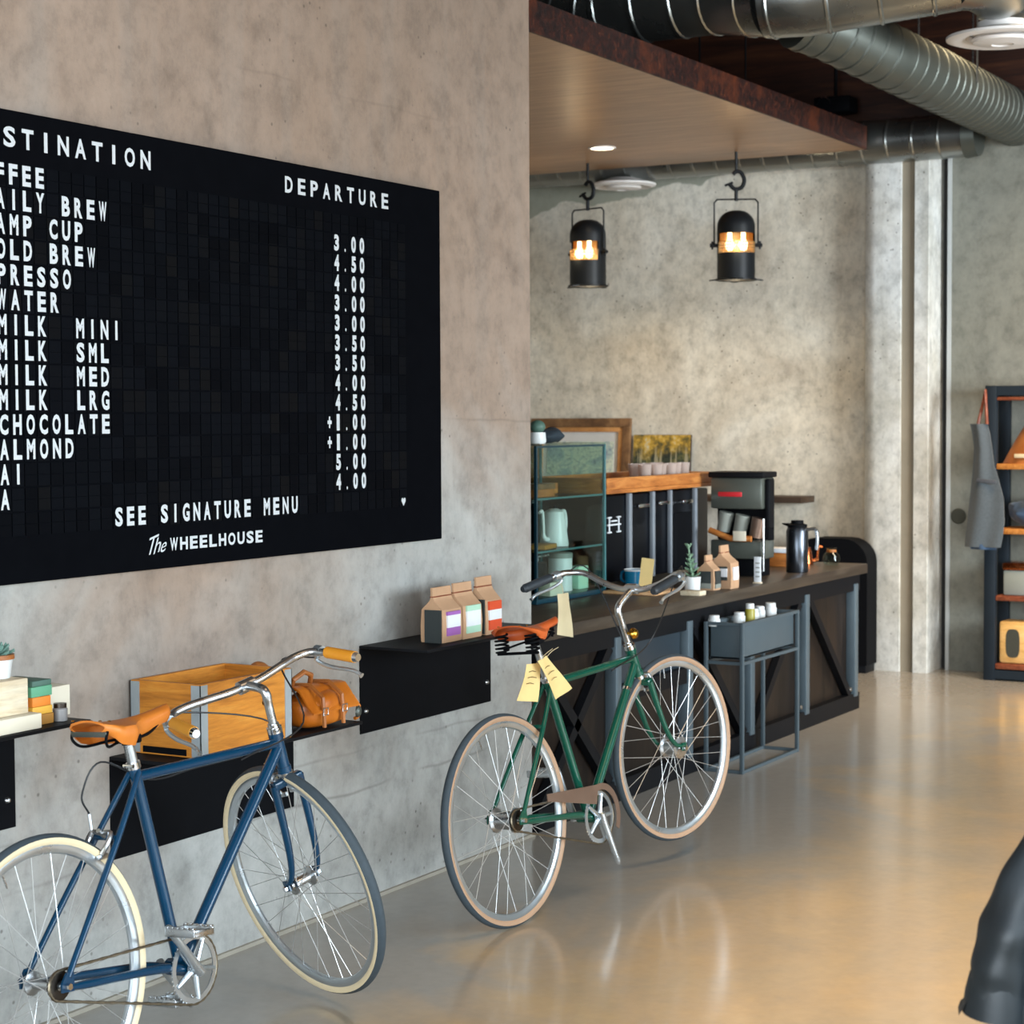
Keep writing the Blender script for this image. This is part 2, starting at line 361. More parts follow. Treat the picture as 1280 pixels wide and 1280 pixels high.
class B:
    """collects shapes and links them as one mesh object"""
    def __init__(s): s.v = []; s.f = []; s.m = []
    def add(s, vs, fs, mi=0):
        o = len(s.v); s.v += [tuple(v) for v in vs]; s.f += [tuple(i + o for i in f) for f in fs]; s.m += [mi] * len(fs); return s
    def box(s, a, b, mi=0, rot=None, piv=None):
        x0, y0, z0 = a; x1, y1, z1 = b
        vs = [Vector(p) for p in ((x0, y0, z0), (x1, y0, z0), (x1, y1, z0), (x0, y1, z0), (x0, y0, z1), (x1, y0, z1), (x1, y1, z1), (x0, y1, z1))]
        if rot is not None:
            pv = Vector(piv) if piv is not None else sum(vs, Vector()) / 8
            vs = [pv + rot @ (v - pv) for v in vs]
        return s.add(vs, [(0, 3, 2, 1), (4, 5, 6, 7), (0, 1, 5, 4), (1, 2, 6, 5), (2, 3, 7, 6), (3, 0, 4, 7)], mi)
    def rbox(s, a, b, r=.004, mi=0, rot=None, piv=None):
        # box with chamfered edges
        bm = bmesh.new()
        x0, y0, z0 = a; x1, y1, z1 = b
        vv = [bm.verts.new(p) for p in ((x0, y0, z0), (x1, y0, z0), (x1, y1, z0), (x0, y1, z0), (x0, y0, z1), (x1, y0, z1), (x1, y1, z1), (x0, y1, z1))]
        for f in ((0, 3, 2, 1), (4, 5, 6, 7), (0, 1, 5, 4), (1, 2, 6, 5), (2, 3, 7, 6), (3, 0, 4, 7)): bm.faces.new([vv[i] for i in f])
        r = min(r, .45 * min(abs(x1 - x0), abs(y1 - y0), abs(z1 - z0)))
        bmesh.ops.bevel(bm, geom=bm.edges[:], offset=r, segments=2, profile=.5, affect='EDGES')
        bm.verts.index_update()
        vs = [v.co.copy() for v in bm.verts]; fs = [[v.index for v in f.verts] for f in bm.faces]; bm.free()
        if rot is not None:
            pv = Vector(piv) if piv is not None else Vector(((x0 + x1) / 2, (y0 + y1) / 2, (z0 + z1) / 2))
            vs = [pv + rot @ (v - pv) for v in vs]
        return s.add(vs, fs, mi)
    def tube(s, pts, rad, n=10, mi=0, caps=True, closed=False):
        pts = [Vector(p) for p in pts]; k = len(pts)
        rr = rad if isinstance(rad, (list, tuple)) else [rad] * k
        d0 = None; rings = []
        for i in range(k):
            if closed: t = pts[(i + 1) % k] - pts[i - 1]
            elif i == 0: t = pts[1] - pts[0]
            elif i == k - 1: t = pts[-1] - pts[-2]
            else: t = (pts[i + 1] - pts[i]).normalized() + (pts[i] - pts[i - 1]).normalized()
            if t.length < 1e-9: t = Vector((0, 0, 1))
            t.normalize()
            if d0 is None:
                a = Vector((0, 0, 1)) if abs(t.z) < .9 else Vector((1, 0, 0))
                d0 = (a - t * a.dot(t)).normalized()
            else:
                d0 = d0 - t * d0.dot(t)
                d0 = d0.normalized() if d0.length > 1e-6 else t.orthogonal().normalized()
            e = t.cross(d0)
            rings.append([pts[i] + (d0 * math.cos(2 * math.pi * j / n) + e * math.sin(2 * math.pi * j / n)) * rr[i] for j in range(n)])
        vs = [p for r in rings for p in r]; fs = []
        for i in range(k if closed else k - 1):
            i2 = (i + 1) % k
            for j in range(n):
                j2 = (j + 1) % n
                fs.append((i * n + j, i * n + j2, i2 * n + j2, i2 * n + j))
        if caps and not closed:
            fs.append(tuple(range(n - 1, -1, -1))); fs.append(tuple((k - 1) * n + j for j in range(n)))
        return s.add(vs, fs, mi)
    def lathe(s, prof, o=(0, 0, 0), ax=(0, 0, 1), n=32, mis=None, mi=0, a0=0, a1=2 * math.pi, closed_prof=False):
        # prof: list of (radius, height along ax)
        o = Vector(o); ax = Vector(ax).normalized()
        u = ax.orthogonal().normalized() if abs(ax.z) < .99 else Vector((1, 0, 0)); v = ax.cross(u)
        full = abs(a1 - a0 - 2 * math.pi) < 1e-6; na = n if full else n + 1
        vs = []; k = len(prof)
        for r, h in prof:
            for j in range(na):
                t = a0 + (a1 - a0) * j / n
                vs.append(o + ax * h + (u * math.cos(t) + v * math.sin(t)) * r)
        for i in range(k if closed_prof else k - 1):
            i2 = (i + 1) % k; fs = []
            for j in range(n):
                j2 = (j + 1) % na
                fs.append((i * na + j, i * na + j2, i2 * na + j2, i2 * na + j))
            m = mis[i] if mis else mi
            if i == 0: s.add(vs, fs, m); base = len(s.v) - len(vs)
            else:
                s.f += [tuple(q + base for q in f) for f in fs]; s.m += [m] * len(fs)
        return s
    def sphere(s, c, r, n=16, m=10, mi=0, sc=(1, 1, 1)):
        vs = []; fs = []
        for i in range(m + 1):
            t = math.pi * i / m
            for j in range(n):
                p = 2 * math.pi * j / n
                vs.append((c[0] + r * sc[0] * math.sin(t) * math.cos(p), c[1] + r * sc[1] * math.sin(t) * math.sin(p), c[2] + r * sc[2] * math.cos(t)))
        for i in range(m):
            for j in range(n): fs.append((i * n + j, (i + 1) * n + j, (i + 1) * n + (j + 1) % n, i * n + (j + 1) % n))
        return s.add(vs, fs, mi)
    def loft(s, rings, mi=0, caps=True, closed=True):
        n = len(rings[0]); vs = [p for r in rings for p in r]; fs = []
        for i in range(len(rings) - 1):
            for j in range(n if closed else n - 1):
                j2 = (j + 1) % n; fs.append((i * n + j, i * n + j2, (i + 1) * n + j2, (i + 1) * n + j))
        if caps: fs.append(tuple(range(n - 1, -1, -1))); fs.append(tuple((len(rings) - 1) * n + j for j in range(n)))
        return s.add(vs, fs, mi)
    def prism(s, poly, d, mi=0):
        # poly: closed list of 3D points, extruded by vector d
        n = len(poly); d = Vector(d); a = [Vector(p) for p in poly]
        vs = a + [p + d for p in a]
        return s.add(vs, [tuple(range(n - 1, -1, -1)), tuple(range(n, 2 * n))] + [(i, (i + 1) % n, n + (i + 1) % n, n + i) for i in range(n)], mi)
    def xf(s, mat, start=0):
        s.v = s.v[:start] + [tuple(mat @ Vector(p)) for p in s.v[start:]]; return s
    def build(s, name, mats, parent=None, smooth=True, ang=35, origin=None):
        me = bpy.data.meshes.new(name)
        vs = s.v
        if origin is not None: vs = [(p[0] - origin[0], p[1] - origin[1], p[2] - origin[2]) for p in vs]
        me.from_pydata(vs, [], s.f)
        for m in (mats if isinstance(mats, (list, tuple)) else [mats]): me.materials.append(M[m])
        me.polygons.foreach_set('material_index', s.m)
        bm = bmesh.new(); bm.from_mesh(me); bmesh.ops.recalc_face_normals(bm, faces=bm.faces[:]); bm.to_mesh(me); bm.free()
        if smooth:
            me.polygons.foreach_set('use_smooth', [True] * len(me.polygons))
            try: me.set_sharp_from_angle(angle=R(ang))
            except Exception: pass
        me.update()
        o = bpy.data.objects.new(name, me); C.objects.link(o)
        if parent: o.parent = parent
        if origin is not None: o.location = origin
        return o

def tag(o, label, cat, group=None):
    o['label'] = label; o['category'] = cat
    if group: o['group'] = group
    return o
def thing(name, label, cat, loc=(0, 0, 0), rot=(0, 0, 0), group=None):
    o = bpy.data.objects.new(name, None); o.empty_display_size = .05; C.objects.link(o)
    o.location = loc; o.rotation_euler = rot
    return tag(o, label, cat, group)
def struct(name, b, mats, origin=None):
    o = b.build(name, mats, origin=origin); o['kind'] = 'structure'; return o
def dup(root, loc, rot=None, label=None, group=None):
    r = root.copy(); C.objects.link(r); r.location = loc
    if rot is not None: r.rotation_euler = rot
    if label: r['label'] = label
    if group: r['group'] = group
    for ch in list(root.children):
        c = ch.copy(); C.objects.link(c); c.parent = r
        for g in list(ch.children):
            d = g.copy(); C.objects.link(d); d.parent = c
    return r
_gl = {}
def glyph(ch, off=.03, shear=0):
    k = (ch, off, shear)
    if k not in _gl:
        cu = bpy.data.curves.new('t', 'FONT'); cu.body = ch; cu.offset = off; cu.resolution_u = 3; cu.shear = shear
        o = bpy.data.objects.new('t', cu); C.objects.link(o)
        dg = bpy.context.evaluated_depsgraph_get(); dg.update()
        me = bpy.data.meshes.new_from_object(o.evaluated_get(dg))
        vs = [v.co.copy() for v in me.vertices]; fs = [list(p.vertices) for p in me.polygons]
        bpy.data.objects.remove(o); bpy.data.curves.remove(cu); bpy.data.meshes.remove(me)
        _gl[k] = (vs, fs)
    return _gl[k]
def put_text(b, txt, cells, y, zc, h, wd, off=.03, mi=0, narrow='I.1+!', fr=None):
    """letters set into cells: cells[i] = centre x of character i; on a face that looks along -y (or frame fr)"""
    for ch, cx in zip(txt, cells):
        if ch == ' ': continue
        vs, fs = glyph(ch, off)
        x0 = min(v.x for v in vs); x1 = max(v.x for v in vs); y0 = min(v.y for v in vs); y1 = max(v.y for v in vs)
        ww = wd * {'I': .30, '.': .26, '1': .62, '+': .85, "'": .2}.get(ch, 1.0)
        hh = h * {'.': .2, '+': .7}.get(ch, 1.0); zo = 0 if ch not in '.+' else (-h / 2 + hh / 2 if ch == '.' else 0)
        pts = []
        for v in vs:
            a = (v.x - (x0 + x1) / 2) / max(x1 - x0, 1e-6) * ww; c = (v.y - (y0 + y1) / 2) / max(y1 - y0, 1e-6) * hh
            pts.append((cx + a, y, zc + zo + c))
        if fr is not None: pts = [fr @ Vector(p) for p in pts]
        b.add(pts, fs, mi)

# ------------------------------------------------------------------ the room
struct('floor', B().box((-4.5, -7.6, -.1), (13.2, 5.0, 0)), 'floor')
struct('ceiling', B().box((-4.5, -7.6, 4.6), (13.2, 5.0, 4.75)), 'planks')
struct('wall_left', B().rbox((-4.5, 0, 0), (6.545, .28, 4.6), .008), 'wall')
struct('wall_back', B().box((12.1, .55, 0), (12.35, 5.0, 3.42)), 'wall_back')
struct('wall_upper', B().box((12.1, -7.6, 3.42), (12.35, 5.0, 4.6)), 'planks_wall')
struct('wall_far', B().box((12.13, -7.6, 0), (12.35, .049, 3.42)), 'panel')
struct('wall_inner', B().box((-4.5, 4.8, 0), (12.1, 5.0, 4.6)), 'plaster')
struct('wall_right', B().box((-4.5, -7.8, 0), (13.2, -7.6, 4.6)), 'plaster')
struct('wall_rear', B().box((-4.7, -7.6, 0), (-4.5, 5.0, 4.6)), 'plaster')
def col_mesh():
    b = B()
    def pr(p, m): b.prism([(x, y, 0) for x, y in p], (0, 0, 3.42), m)
    pr([(12.2, .307), (11.9, .307), (11.9, .47), (11.915, .52), (11.96, .56), (12.1, .60), (12.2, .60)], 0)
    pr([(12.2, .217), (11.925, .217), (11.925, .307), (12.2, .307)], 1)
    pr([(12.2, .123), (11.905, .123), (11.9, .128), (11.9, .217), (12.2, .217)], 0)
    return b
struct('trim_1', col_mesh(), ['column', 'groove'])
struct('trim_2', B().box((12.2, .049, 0), (12.34, .123, 3.42)), 'gap')
struct('trim_3', B().box((12.112, .049, 0), (12.2, .072, 3.42)), 'strip')
struct('baseboard_left', B().box((-4.5, -.012, 0), (6.545, 0, .012)), 'trim')

# suspended wood ceiling panel
cp = thing('ceiling_panel', 'suspended glossy brown wood ceiling panel with a dark chipboard edge over the counter', 'ceiling panel', (6.6, .45, 3.27))
B().box((0, 0, 0), (5.03, 3.9, .02)).build('soffit', 'walnut', cp)
B().box((0, -.012, 0), (5.03, 0, .142)).build('edge_board', 'fascia', cp)
B().box((0, 0, .02), (5.03, 3.9, .14)).build('core', 'planks', cp)
for x in (.6, 1.9, 4.1, 4.8):
    B().tube([(x, .7, .14), (x, .7, 1.33)], .006, 6).build('hanger_rod', 'steel_black', cp)
dl = thing('recessed_downlight', 'glowing round downlight set in the wood ceiling panel', 'downlight', (10.7, 1.8, 3.27))
B().lathe([(.085, .0), (.085, -.006), (.07, -.006), (.07, .0)], n=28).build('trim_ring', 'diffuser', dl)
B().lathe([(0, -.004), (.069, -.004)], n=28).build('lens', 'down', dl)
def lamp_light(name, loc, p, col, rad, parent, spot=None):
    l = bpy.data.lights.new(name, 'SPOT' if spot else 'POINT'); l.energy = p; l.color = col; l.shadow_soft_size = rad
    if spot: l.spot_size = R(spot); l.spot_blend = .6
    o = bpy.data.objects.new(name, l); C.objects.link(o); o.location = loc; o.parent = parent
lamp_light('downlight_beam', (0, 0, -.03), 45, (1, .78, .52), .04, dl, 120)

# ------------------------------------------------------------------ ducts and diffusers
def duct_tube(b, pts, r, step=.14, n=28, rib=.006, w=.012):
    b.tube(pts, r, n)
    P = [Vector(p) for p in pts]; acc = 0; nxt = step * .5
    for a, c in zip(P[:-1], P[1:]):
        L = (c - a).length; d = (c - a).normalized() if L > 0 else Vector((1, 0, 0))
        while nxt < acc + L:
            p = a + d * (nxt - acc)
            b.tube([p - d * w, p - d * w * .4, p + d * w * .4, p + d * w], [r * .995, r + rib, r + rib, r * .995], n, caps=False)
            nxt += step
        acc += L
    return b
t = thing('spiral_duct', 'large ribbed grey round duct running away along the ceiling', 'air duct', (9.3, -.04, 3.63))
mp = [(9.37 - 9.3, .02 + .04, .015), (9.55 - 9.3, -.10 + .04, 3.60 - 3.63), (9.9 - 9.3, -.27 + .04, 3.505 - 3.63), (10.3 - 9.3, -.36 + .04, 3.455 - 3.63), (10.7 - 9.3, -.37 + .04, 3.45 - 3.63), (12.09 - 9.3, -.37 + .04, 3.45 - 3.63)]
duct_tube(B(), mp, .163, .105, rib=.005).build('duct_body', 'galv_dull', t)
for x in (1.35, 2.4):
    for yy in (-.498, -.166): B().box((x - .012, yy, -.18), (x + .012, yy + .004, .97)).build('hanger_strap', 'galv', t)
t = thing('cross_duct', 'shiny silver duct with an elbow crossing the top of the picture', 'air duct', (9.1, .35, 3.76))
bend = [(0, .62 + .34 * math.sin(a), .34 - .34 * math.cos(a)) for a in [R(q) for q in range(0, 91, 9)]]
duct_tube(B(), [(.12, -1.2, .0), (-.08, -.52, -.085), (-.1, -.32, -.08)], .205, .25).build('branch_duct', 'galv', t)
duct_tube(B(), [(-.06, -.34, -.06), (0, .0, 0), (0, .62, 0)], .215, .21).build('duct_body', 'galv', t)
duct_tube(B(), bend + [(0, .96, .80)], .215, .13).build('elbow', 'galv', t)
B().tube([(.12, -1.2, 0), (.22, -1.29, -.01), (.40, -1.31, -.04), (.54, -1.30, -.10), (.56, -1.3, -.135), (.56, -1.3, -.17)], [.2, .19, .17, .14, .12, .12], 28).build('drop_neck', 'galv', t)

def diffuser(name, label, loc, r, neck):
    t = thing(name, label, 'air diffuser', loc, group='round air diffusers')
    B().lathe([(r * .45, neck), (r * .45, .05), (r * .7, .03), (r, .012), (r * 1.0, 0), (r * .86, -.012), (r * .66, .005), (r * .62, .03)], n=40).build('cone', 'diffuser', t)
    B().lathe([(0, .01), (r * .5, .01), (r * .56, -.006), (r * .52, -.02), (r * .2, -.03), (r * .18, -.024), (0, -.024)], n=40).build('centre_disc', 'diffuser', t)
diffuser('air_diffuser', 'large round white air diffuser below the silver cross duct', (9.66, -.95, 3.485), .275, .08)
diffuser('air_diffuser', 'small round white air diffuser behind the wood ceiling panel', (11.84, 2.22, 3.18), .22, .028)
t = thing('wall_duct', 'slim silver duct running along the top of the back concrete wall', 'air duct', (11.86, 4.4, 3.345))
duct_tube(B(), [(0, 0, 0), (0, -4.52, 0)], .135, .165, rib=.004).build('duct_body', 'galv', t)
B().tube([(0, -4.52, 0), (0, -4.6, 0)], [.142, .132], 24).build('end_collar', 'galv_dull', t)
t = thing('ceiling_spotlight', 'small black spotlight fixed between the duct and the wood ceiling panel', 'spotlight', (11.9, .74, 3.6))
B().rbox((-.08, -.12, -.05), (.08, .12, .05), .01).build('lamp_body', 'steel_soft', t)
B().tube([(0, 0, .05), (0, 0, 1.0)], .012, 8).build('stem', 'steel_soft', t)
B().lathe([(.045, 0), (.05, -.03), (.04, -.03)], (-.08, .05, 0), (-1, 0, -.3), 16).build('lens_ring', 'alu', t)
for k, (x0, x1, z) in enumerate(((7.4, 12.05, 4.44), )):
    pass
for k, x in enumerate((8.2, 9.8, 10.6, 11.5)):
    o = B().box((x, -4, 4.38), (x + .09, 4.6, 4.6)).build('ceiling_joist', 'planks', origin=(x, 0, 4.38)); o['kind'] = 'structure'

# ------------------------------------------------------------------ split-flap menu board
OX, OZ, CP, RP = 3.66485, 1.19285, .0483, .0641
board = thing('split_flap_board', 'large black split-flap departure board with a white drinks menu on the concrete wall', 'menu board', (OX, -.0005, OZ))
fb = B().rbox((3.30 - OX, -.036, 1.197 - OZ), (5.827 - OX, 0, 2.415 - OZ), .003)
fl = B()
for r_ in range(15):
    for n in range(-4, 40):
        x0 = n * CP + .0022; z0 = r_ * RP + .126
        fl.box((x0, -.0395, z0 + .0025), (x0 + CP - .0044, -.036, z0 + RP / 2 - .0007))
        fl.box((x0, -.0395, z0 + RP / 2 + .0007), (x0 + CP - .0044, -.036, z0 + RP - .0025))
rows = {0: (-2, 'COFFEE', None), 1: (-1, 'DAILY BREW', ' 3.00'), 2: (-1, 'CAMP CUP', ' 4.50'), 3: (-1, 'COLD BREW', ' 4.00'), 4: (-2, 'ESPRESSO', ' 3.00'),
        5: (0, 'WATER', ' 3.00'), 6: (0, 'MILK  MINI', ' 3.50'), 7: (0, 'MILK  SML', ' 3.50'), 8: (0, 'MILK  MED', ' 4.00'), 9: (0, 'MILK  LRG', ' 4.50'),
        10: (0, 'CHOCOLATE', '+1.00'), 11: (0, 'ALMOND', '+1.00'), 12: (-2, 'CHAI', ' 5.00'), 13: (-2, 'TEA', ' 4.00'), 14: (9, 'SEE SIGNATURE MENU', None)}
def cellx(n): return (n + .5) * CP
YL = -.0405
for k, (n0, txt, price) in rows.items():      # white lettering printed on the flaps
    zc = 2.1865 + RP - RP * k - OZ
    put_text(fl, txt, [cellx(n0 + i) for i in range(len(txt))], YL, zc, .0530, .031, .04, 1)
    if price: put_text(fl, price, [cellx(30 + i) for i in range(5)], YL, zc, .0530, .027, .05, 1)
hs = [(0, -.0145), (.0125, .002), (.012, .0105), (.006, .0135), (0, .0085), (-.006, .0135), (-.012, .0105), (-.0125, .002)]
fl.prism([(cellx(39) + x, -.0405, 1.338 - OZ + z) for x, z in hs], (0, .001, 0), 1)
fl.build('flap_grid', ['flap', 'white'], board, smooth=False)
put_text(fb, 'DESTINATION', [3.5975 + .0663 * i - OX for i in range(11)], -.0365, 2.346 - OZ, .0525, .043, .03, 1)
put_text(fb, 'DEPARTURE', [4.936 + .0676 * i - OX for i in range(9)], -.0365, 2.346 - OZ, .0505, .040, .03, 1)
put_text(fb, 'WHEELHOUSE', [4.362 + .0447 * i - OX for i in range(10)], -.0365, 1.264 - OZ, .037, .035, .035, 1)
for ch, cx, h, wd in (('T', 4.266, .052, .04), ('h', 4.293, .046, .026), ('e', 4.316, .028, .024)):
    s0 = len(fb.v); put_text(fb, ch, [0], -.0365, 0, h, wd, .0, 1)
    for i in range(s0, len(fb.v)):
        x, y, z = fb.v[i]; fb.v[i] = (cx - OX + x + .42 * z, y, 1.266 - OZ + z + (-.008 if ch == 'e' else 0) + .25 * x)
fb.build('board_panel', ['board', 'white'], board, smooth=False)

# ------------------------------------------------------------------ wall shelves
def shelf(x0, x1, z0, z1, label):
    t = thing('wall_shelf', label, 'shelf', (x0, 0, z0), group='black steel wall shelves')
    L = x1 - x0; H = z1 - z0
    B().rbox((0, -.27, H - .010), (L, 0, H), .002).build('shelf_top', 'steel_black', t)
    B().box((0, -.005, 0), (L, 0, H - .010)).build('back_plate', 'steel_soft', t)
    for sx in (.03, L - .03):
        B().lathe([(0, .009), (.005, .008), (.008, .004), (.009, .0)], (sx, -.005, .075), (0, -1, 0), 14).build('screw', 'screw', t)
ZA, ZB, ZC = .86, .685, .865
shelf(2.884, 3.744, .558, ZA, 'black steel wall shelf at the left edge with succulent and boxes on it')
shelf(4.115, 4.974, .393, ZB, 'lower black steel wall shelf that carries the wooden crate')
shelf(5.355, 6.217, .568, ZC, 'black steel wall shelf with coffee bags beside the green bicycle')

# ------------------------------------------------------------------ things on the shelves
e = .0008
t = thing('wooden_crate', 'pine wood crate with metal corner brackets behind the blue bicycle', 'crate', (4.2, -.255, ZB + e))
W_, D_, H_ = .42, .245, .205
B().box((0, 0, 0), (.014, D_, H_)).box((W_ - .014, 0, 0), (W_, D_, H_)).box((.014, 0, 0), (W_ - .014, .014, H_)).box((.014, D_ - .014, 0), (W_ - .014, D_, H_)).build('crate_sides', 'crate', t)
B().box((.014, .014, .004), (W_ - .014, D_ - .014, .016)).build('crate_base', 'crate', t)
B().box((-.0012, .05, .004), (.0008, D_ - .04, .022)).build('slot', 'steel_soft', t)
for cx, cy in ((0, 0), (W_, 0), (0, D_), (W_, D_)):
    sx = 1 if cx == 0 else -1; sy = 1 if cy == 0 else -1
    xa, xb = sorted((cx - sx * .0025, cx)); ya, yb = sorted((cy - sy * .0025, cy + sy * .03)); xc, xd = sorted((cx - sx * .0025, cx + sx * .03)); yc, yd = sorted((cy - sy * .0025, cy))
    B().box((xa, ya, .003), (xb, yb, H_ - .003)).box((xc, yc, .003), (xd, yd, H_ - .003)).build('corner_bracket', 'bracket', t)
B().lathe([(0, .006), (.009, .005), (.009, 0)], (.29, 0, .12), (0, -1, 0), 14).build('knot', 'steel_dark', t)

t = thing('leather_saddlebag', 'tan leather saddlebag with straps on the shelf beside the crate', 'bag', (4.82, -.20, ZB + e))
def blob(b, w, d, h, seed, amp=.01, mi=0, n=28, m=16, z0=0, sq=2.6):
    rings = []
    for i in range(m + 1):
        u = i / m; ang = math.pi * (u - .5); cz = math.sin(ang); cr = max(abs(math.cos(ang)) ** (2 / sq), .02)
        ring = []
        for j in range(n):
            q = 2 * math.pi * j / n; cx, cy = math.cos(q), math.sin(q)
            px = math.copysign(abs(cx) ** (2 / sq), cx) * w / 2 * cr; py = math.copysign(abs(cy) ** (2 / sq), cy) * d / 2 * cr
            pz = h / 2 + math.copysign(abs(cz) ** (2 / sq), cz) * h / 2
            k = noise.noise(Vector((px * 14 + seed, py * 14, pz * 14))) * amp
            ring.append((px * (1 + k / w * 2), py * (1 + k / d * 2), z0 + max(0, pz + k * .6)))
        rings.append(ring)
    return b.loft(rings, mi)
blob(B(), .25, .15, .115, 3, .012).build('bag_body', 'bag_leather', t)
s_ = B()
flap = []
for i in range(9):
    a = i / 8; yy = .055 - .135 * a; zz = .112 + .02 * math.sin(math.pi * min(1, a * 1.1)) - .055 * max(0, a - .6) / .4
    flap.append([(x, yy, zz + .004 * math.sin(9 * x + i)) for x in [(-.12 + .24 * k / 8) for k in range(9)]])
vs = [p for r_ in flap for p in r_] + [(p[0], p[1] + .002, p[2] - .006) for r_ in flap for p in r_]
fs = []
for i in range(8):
    for j in range(8):
        q = i * 9 + j; fs += [(q, q + 1, q + 10, q + 9), (81 + q, 81 + q + 9, 81 + q + 10, 81 + q + 1)]
for j in range(8): fs += [(j, 81 + j, 82 + j, j + 1), (72 + j, 73 + j, 81 + 73 + j, 81 + 72 + j)]
for i in range(8): fs += [(i * 9, i * 9 + 9, 81 + i * 9 + 9, 81 + i * 9), (i * 9 + 8, 81 + i * 9 + 8, 81 + i * 9 + 17, i * 9 + 17)]
s_.add(vs, fs); s_.build('flap', 'bag_leather', t)
for sx in (-.07, .03):
    fl_ = B(); fl_.tube([(sx, .04, .132), (sx, -.03, .136), (sx, -.078, .10), (sx, -.082, .05), (sx + .005, -.08, .012)], .007, 6); so = fl_.build('strap', 'brown_leather', t)
    B().tube([(sx - .012, -.089, .05), (sx + .012, -.089, .05), (sx + .012, -.089, .07), (sx - .012, -.089, .07)], .002, 6, closed=True).build('buckle', 'alu', so)
B().tube([(-.1, .02, .12), (-.11, .0, .155), (-.07, -.01, .175), (-.02, .0, .16), (.0, .02, .125)], .008, 8).build('handle', 'brown_leather', t)
B().tube([(.125, -.03, .05), (.15, -.04, .075), (.163, -.05, .045), (.158, -.05, .012), (.14, -.05, .008)], .006, 8).build('side_loop', 'bag_leather', t)
B().lathe([(0, .012), (.012, .011), (.018, .006), (.019, 0)], (.135, -.062, .032), (0.3, -1, 0), 18).build('rivet', 'galv_dull', t)
t = thing('leather_pouch', 'dark tan leather roll standing upright between crate and saddlebag', 'pouch', (4.70, -.075, ZB + e))
blob(B(), .11, .08, .205, 8, .014, sq=2.2).build('pouch_body', 'brown_leather', t)
B().tube([(-.058, -.03, .09), (0, -.045, .092), (.058, -.03, .09)], .006, 8).build('strap', 'bag_leather', t)

def paper_bag(name, label, loc, w, d, h, labels, rz=0, group=None, top=.62, lean=0):
    t = thing(name, label, 'coffee bag', loc, (0, 0, rz), group)
    rings = []
    for u, ww, dd, sh in ((0, .97, .97, 0), (.03, 1, 1, 0), (.3, 1.01, 1.03, 0), (top - .02, .99, .95, 0), (top + .05, .985, .62, 0), (top + .14, .98, .22, 0), (top + .2, .97, .10, .02), (1.0, .96, .08, .1)):
        n = 7; ring = []
        W2, D2 = w / 2 * ww, d / 2 * dd
        pts = [(-W2, -D2), (-W2 / 3, -D2 * 1.02), (W2 / 3, -D2 * 1.02), (W2, -D2), (W2, 0), (W2, D2), (W2 / 3, D2 * 1.02), (-W2 / 3, D2 * 1.02), (-W2, D2), (-W2, 0)]
        for x, y in pts:
            j = .004 * noise.noise(Vector((x * 40 + loc[0] * 9, y * 40, u * 6)))
            ring.append((x + j, y + j + sh * d * .3 + lean * u, h * u))
        rings.append(ring)
    body = B().loft(rings).build('bag_body', 'kraft', t, ang=25)
    B().rbox((-w * .49, -d * .05, h * (top + .2)), (w * .49, d * .10, h * (top + .225)), .001).build('tin_tie', 'redwood', t)
    for side, x0, x1, z0, z1, mats in labels:
        b = B(); mm = []
        for a, c, m in mats:
            za, zb = h * (z0 + (z1 - z0) * a), h * (z0 + (z1 - z0) * c)
            if m not in mm: mm.append(m)
            if side == 'f': b.box((w * x0, -d / 2 * 1.05 - .0045, za), (w * x1, -d / 2 * .98, zb), mm.index(m))
            else: b.box((-w / 2 * 1.01 - .0045, d * x0, za), (-w / 2 + .003, d * x1, zb), mm.index(m))
        b.build('paper_label', mm, t, smooth=False)
    return t
gA = 'kraft coffee bags on the wall shelf'
blk = [(0, 1, 'lab_black')]
paper_bag('coffee_bag', 'kraft coffee bag with purple and white label on wall shelf', (5.595, -.175, ZC + e), .125, .085, .185,
          [('f', -.30, .36, .12, .56, [(0, .34, 'lab_purple'), (.34, .85, 'lab_white'), (.85, 1, 'lab_purple')]), ('s', -.47, .3, .0, .60, blk)], 0, gA)
paper_bag('coffee_bag', 'kraft coffee bag with pale green label on wall shelf', (5.726, -.178, ZC + e), .125, .085, .19,
          [('f', -.36, .36, .10, .60, [(0, .25, 'lab_green'), (.25, .8, 'lab_white'), (.8, 1, 'lab_green')])], 0, gA)
paper_bag('coffee_bag', 'kraft coffee bag with orange label on wall shelf, nearest the green bicycle', (5.868, -.18, ZC + e), .11, .085, .20,
          [('f', -.36, .4, .08, .58, [(0, .35, 'lab_orange'), (.35, .7, 'lab_white'), (.7, 1, 'lab_orange')]), ('s', -.45, .3, .02, .62, blk)], 0, gA)

# shelf at the left edge
t = thing('succulent_pot', 'green succulent in a white pot with a brown rim at the left edge', 'potted plant', (3.512, -.17, ZA + .1275))
B().lathe([(0, 0), (.036, 0), (.043, .05), (.043, .054), (.038, .054), (.036, .046), (0, .046)], n=28).build('pot', 'ceramic', t)
B().lathe([(.0435, .046), (.047, .047), (.047, .058), (.04, .059), (.04, .05)], n=28).build('pot_rim', 'brown_leather', t)
def rosette(b, c, r, n, tilt):
    for i in range(n):
        a = 2 * math.pi * i / n + r * 31
        d = Vector((math.cos(a), math.sin(a), 0)); u = Vector((0, 0, 1)); s = d.cross(u)
        ax = d * math.cos(tilt) + u * math.sin(tilt); nn = u * math.cos(tilt) - d * math.sin(tilt)
        rings = []
        for q, wd in ((0, .18), (.3, .34), (.6, .40), (.85, .24), (1, .03)):
            p = Vector(c) + ax * r * q + nn * r * .12 * q * q
            rings.append([p + s * r * wd * .5, p + nn * r * .07, p - s * r * wd * .5, p - nn * r * .09])
        b.loft(rings)
b = B()
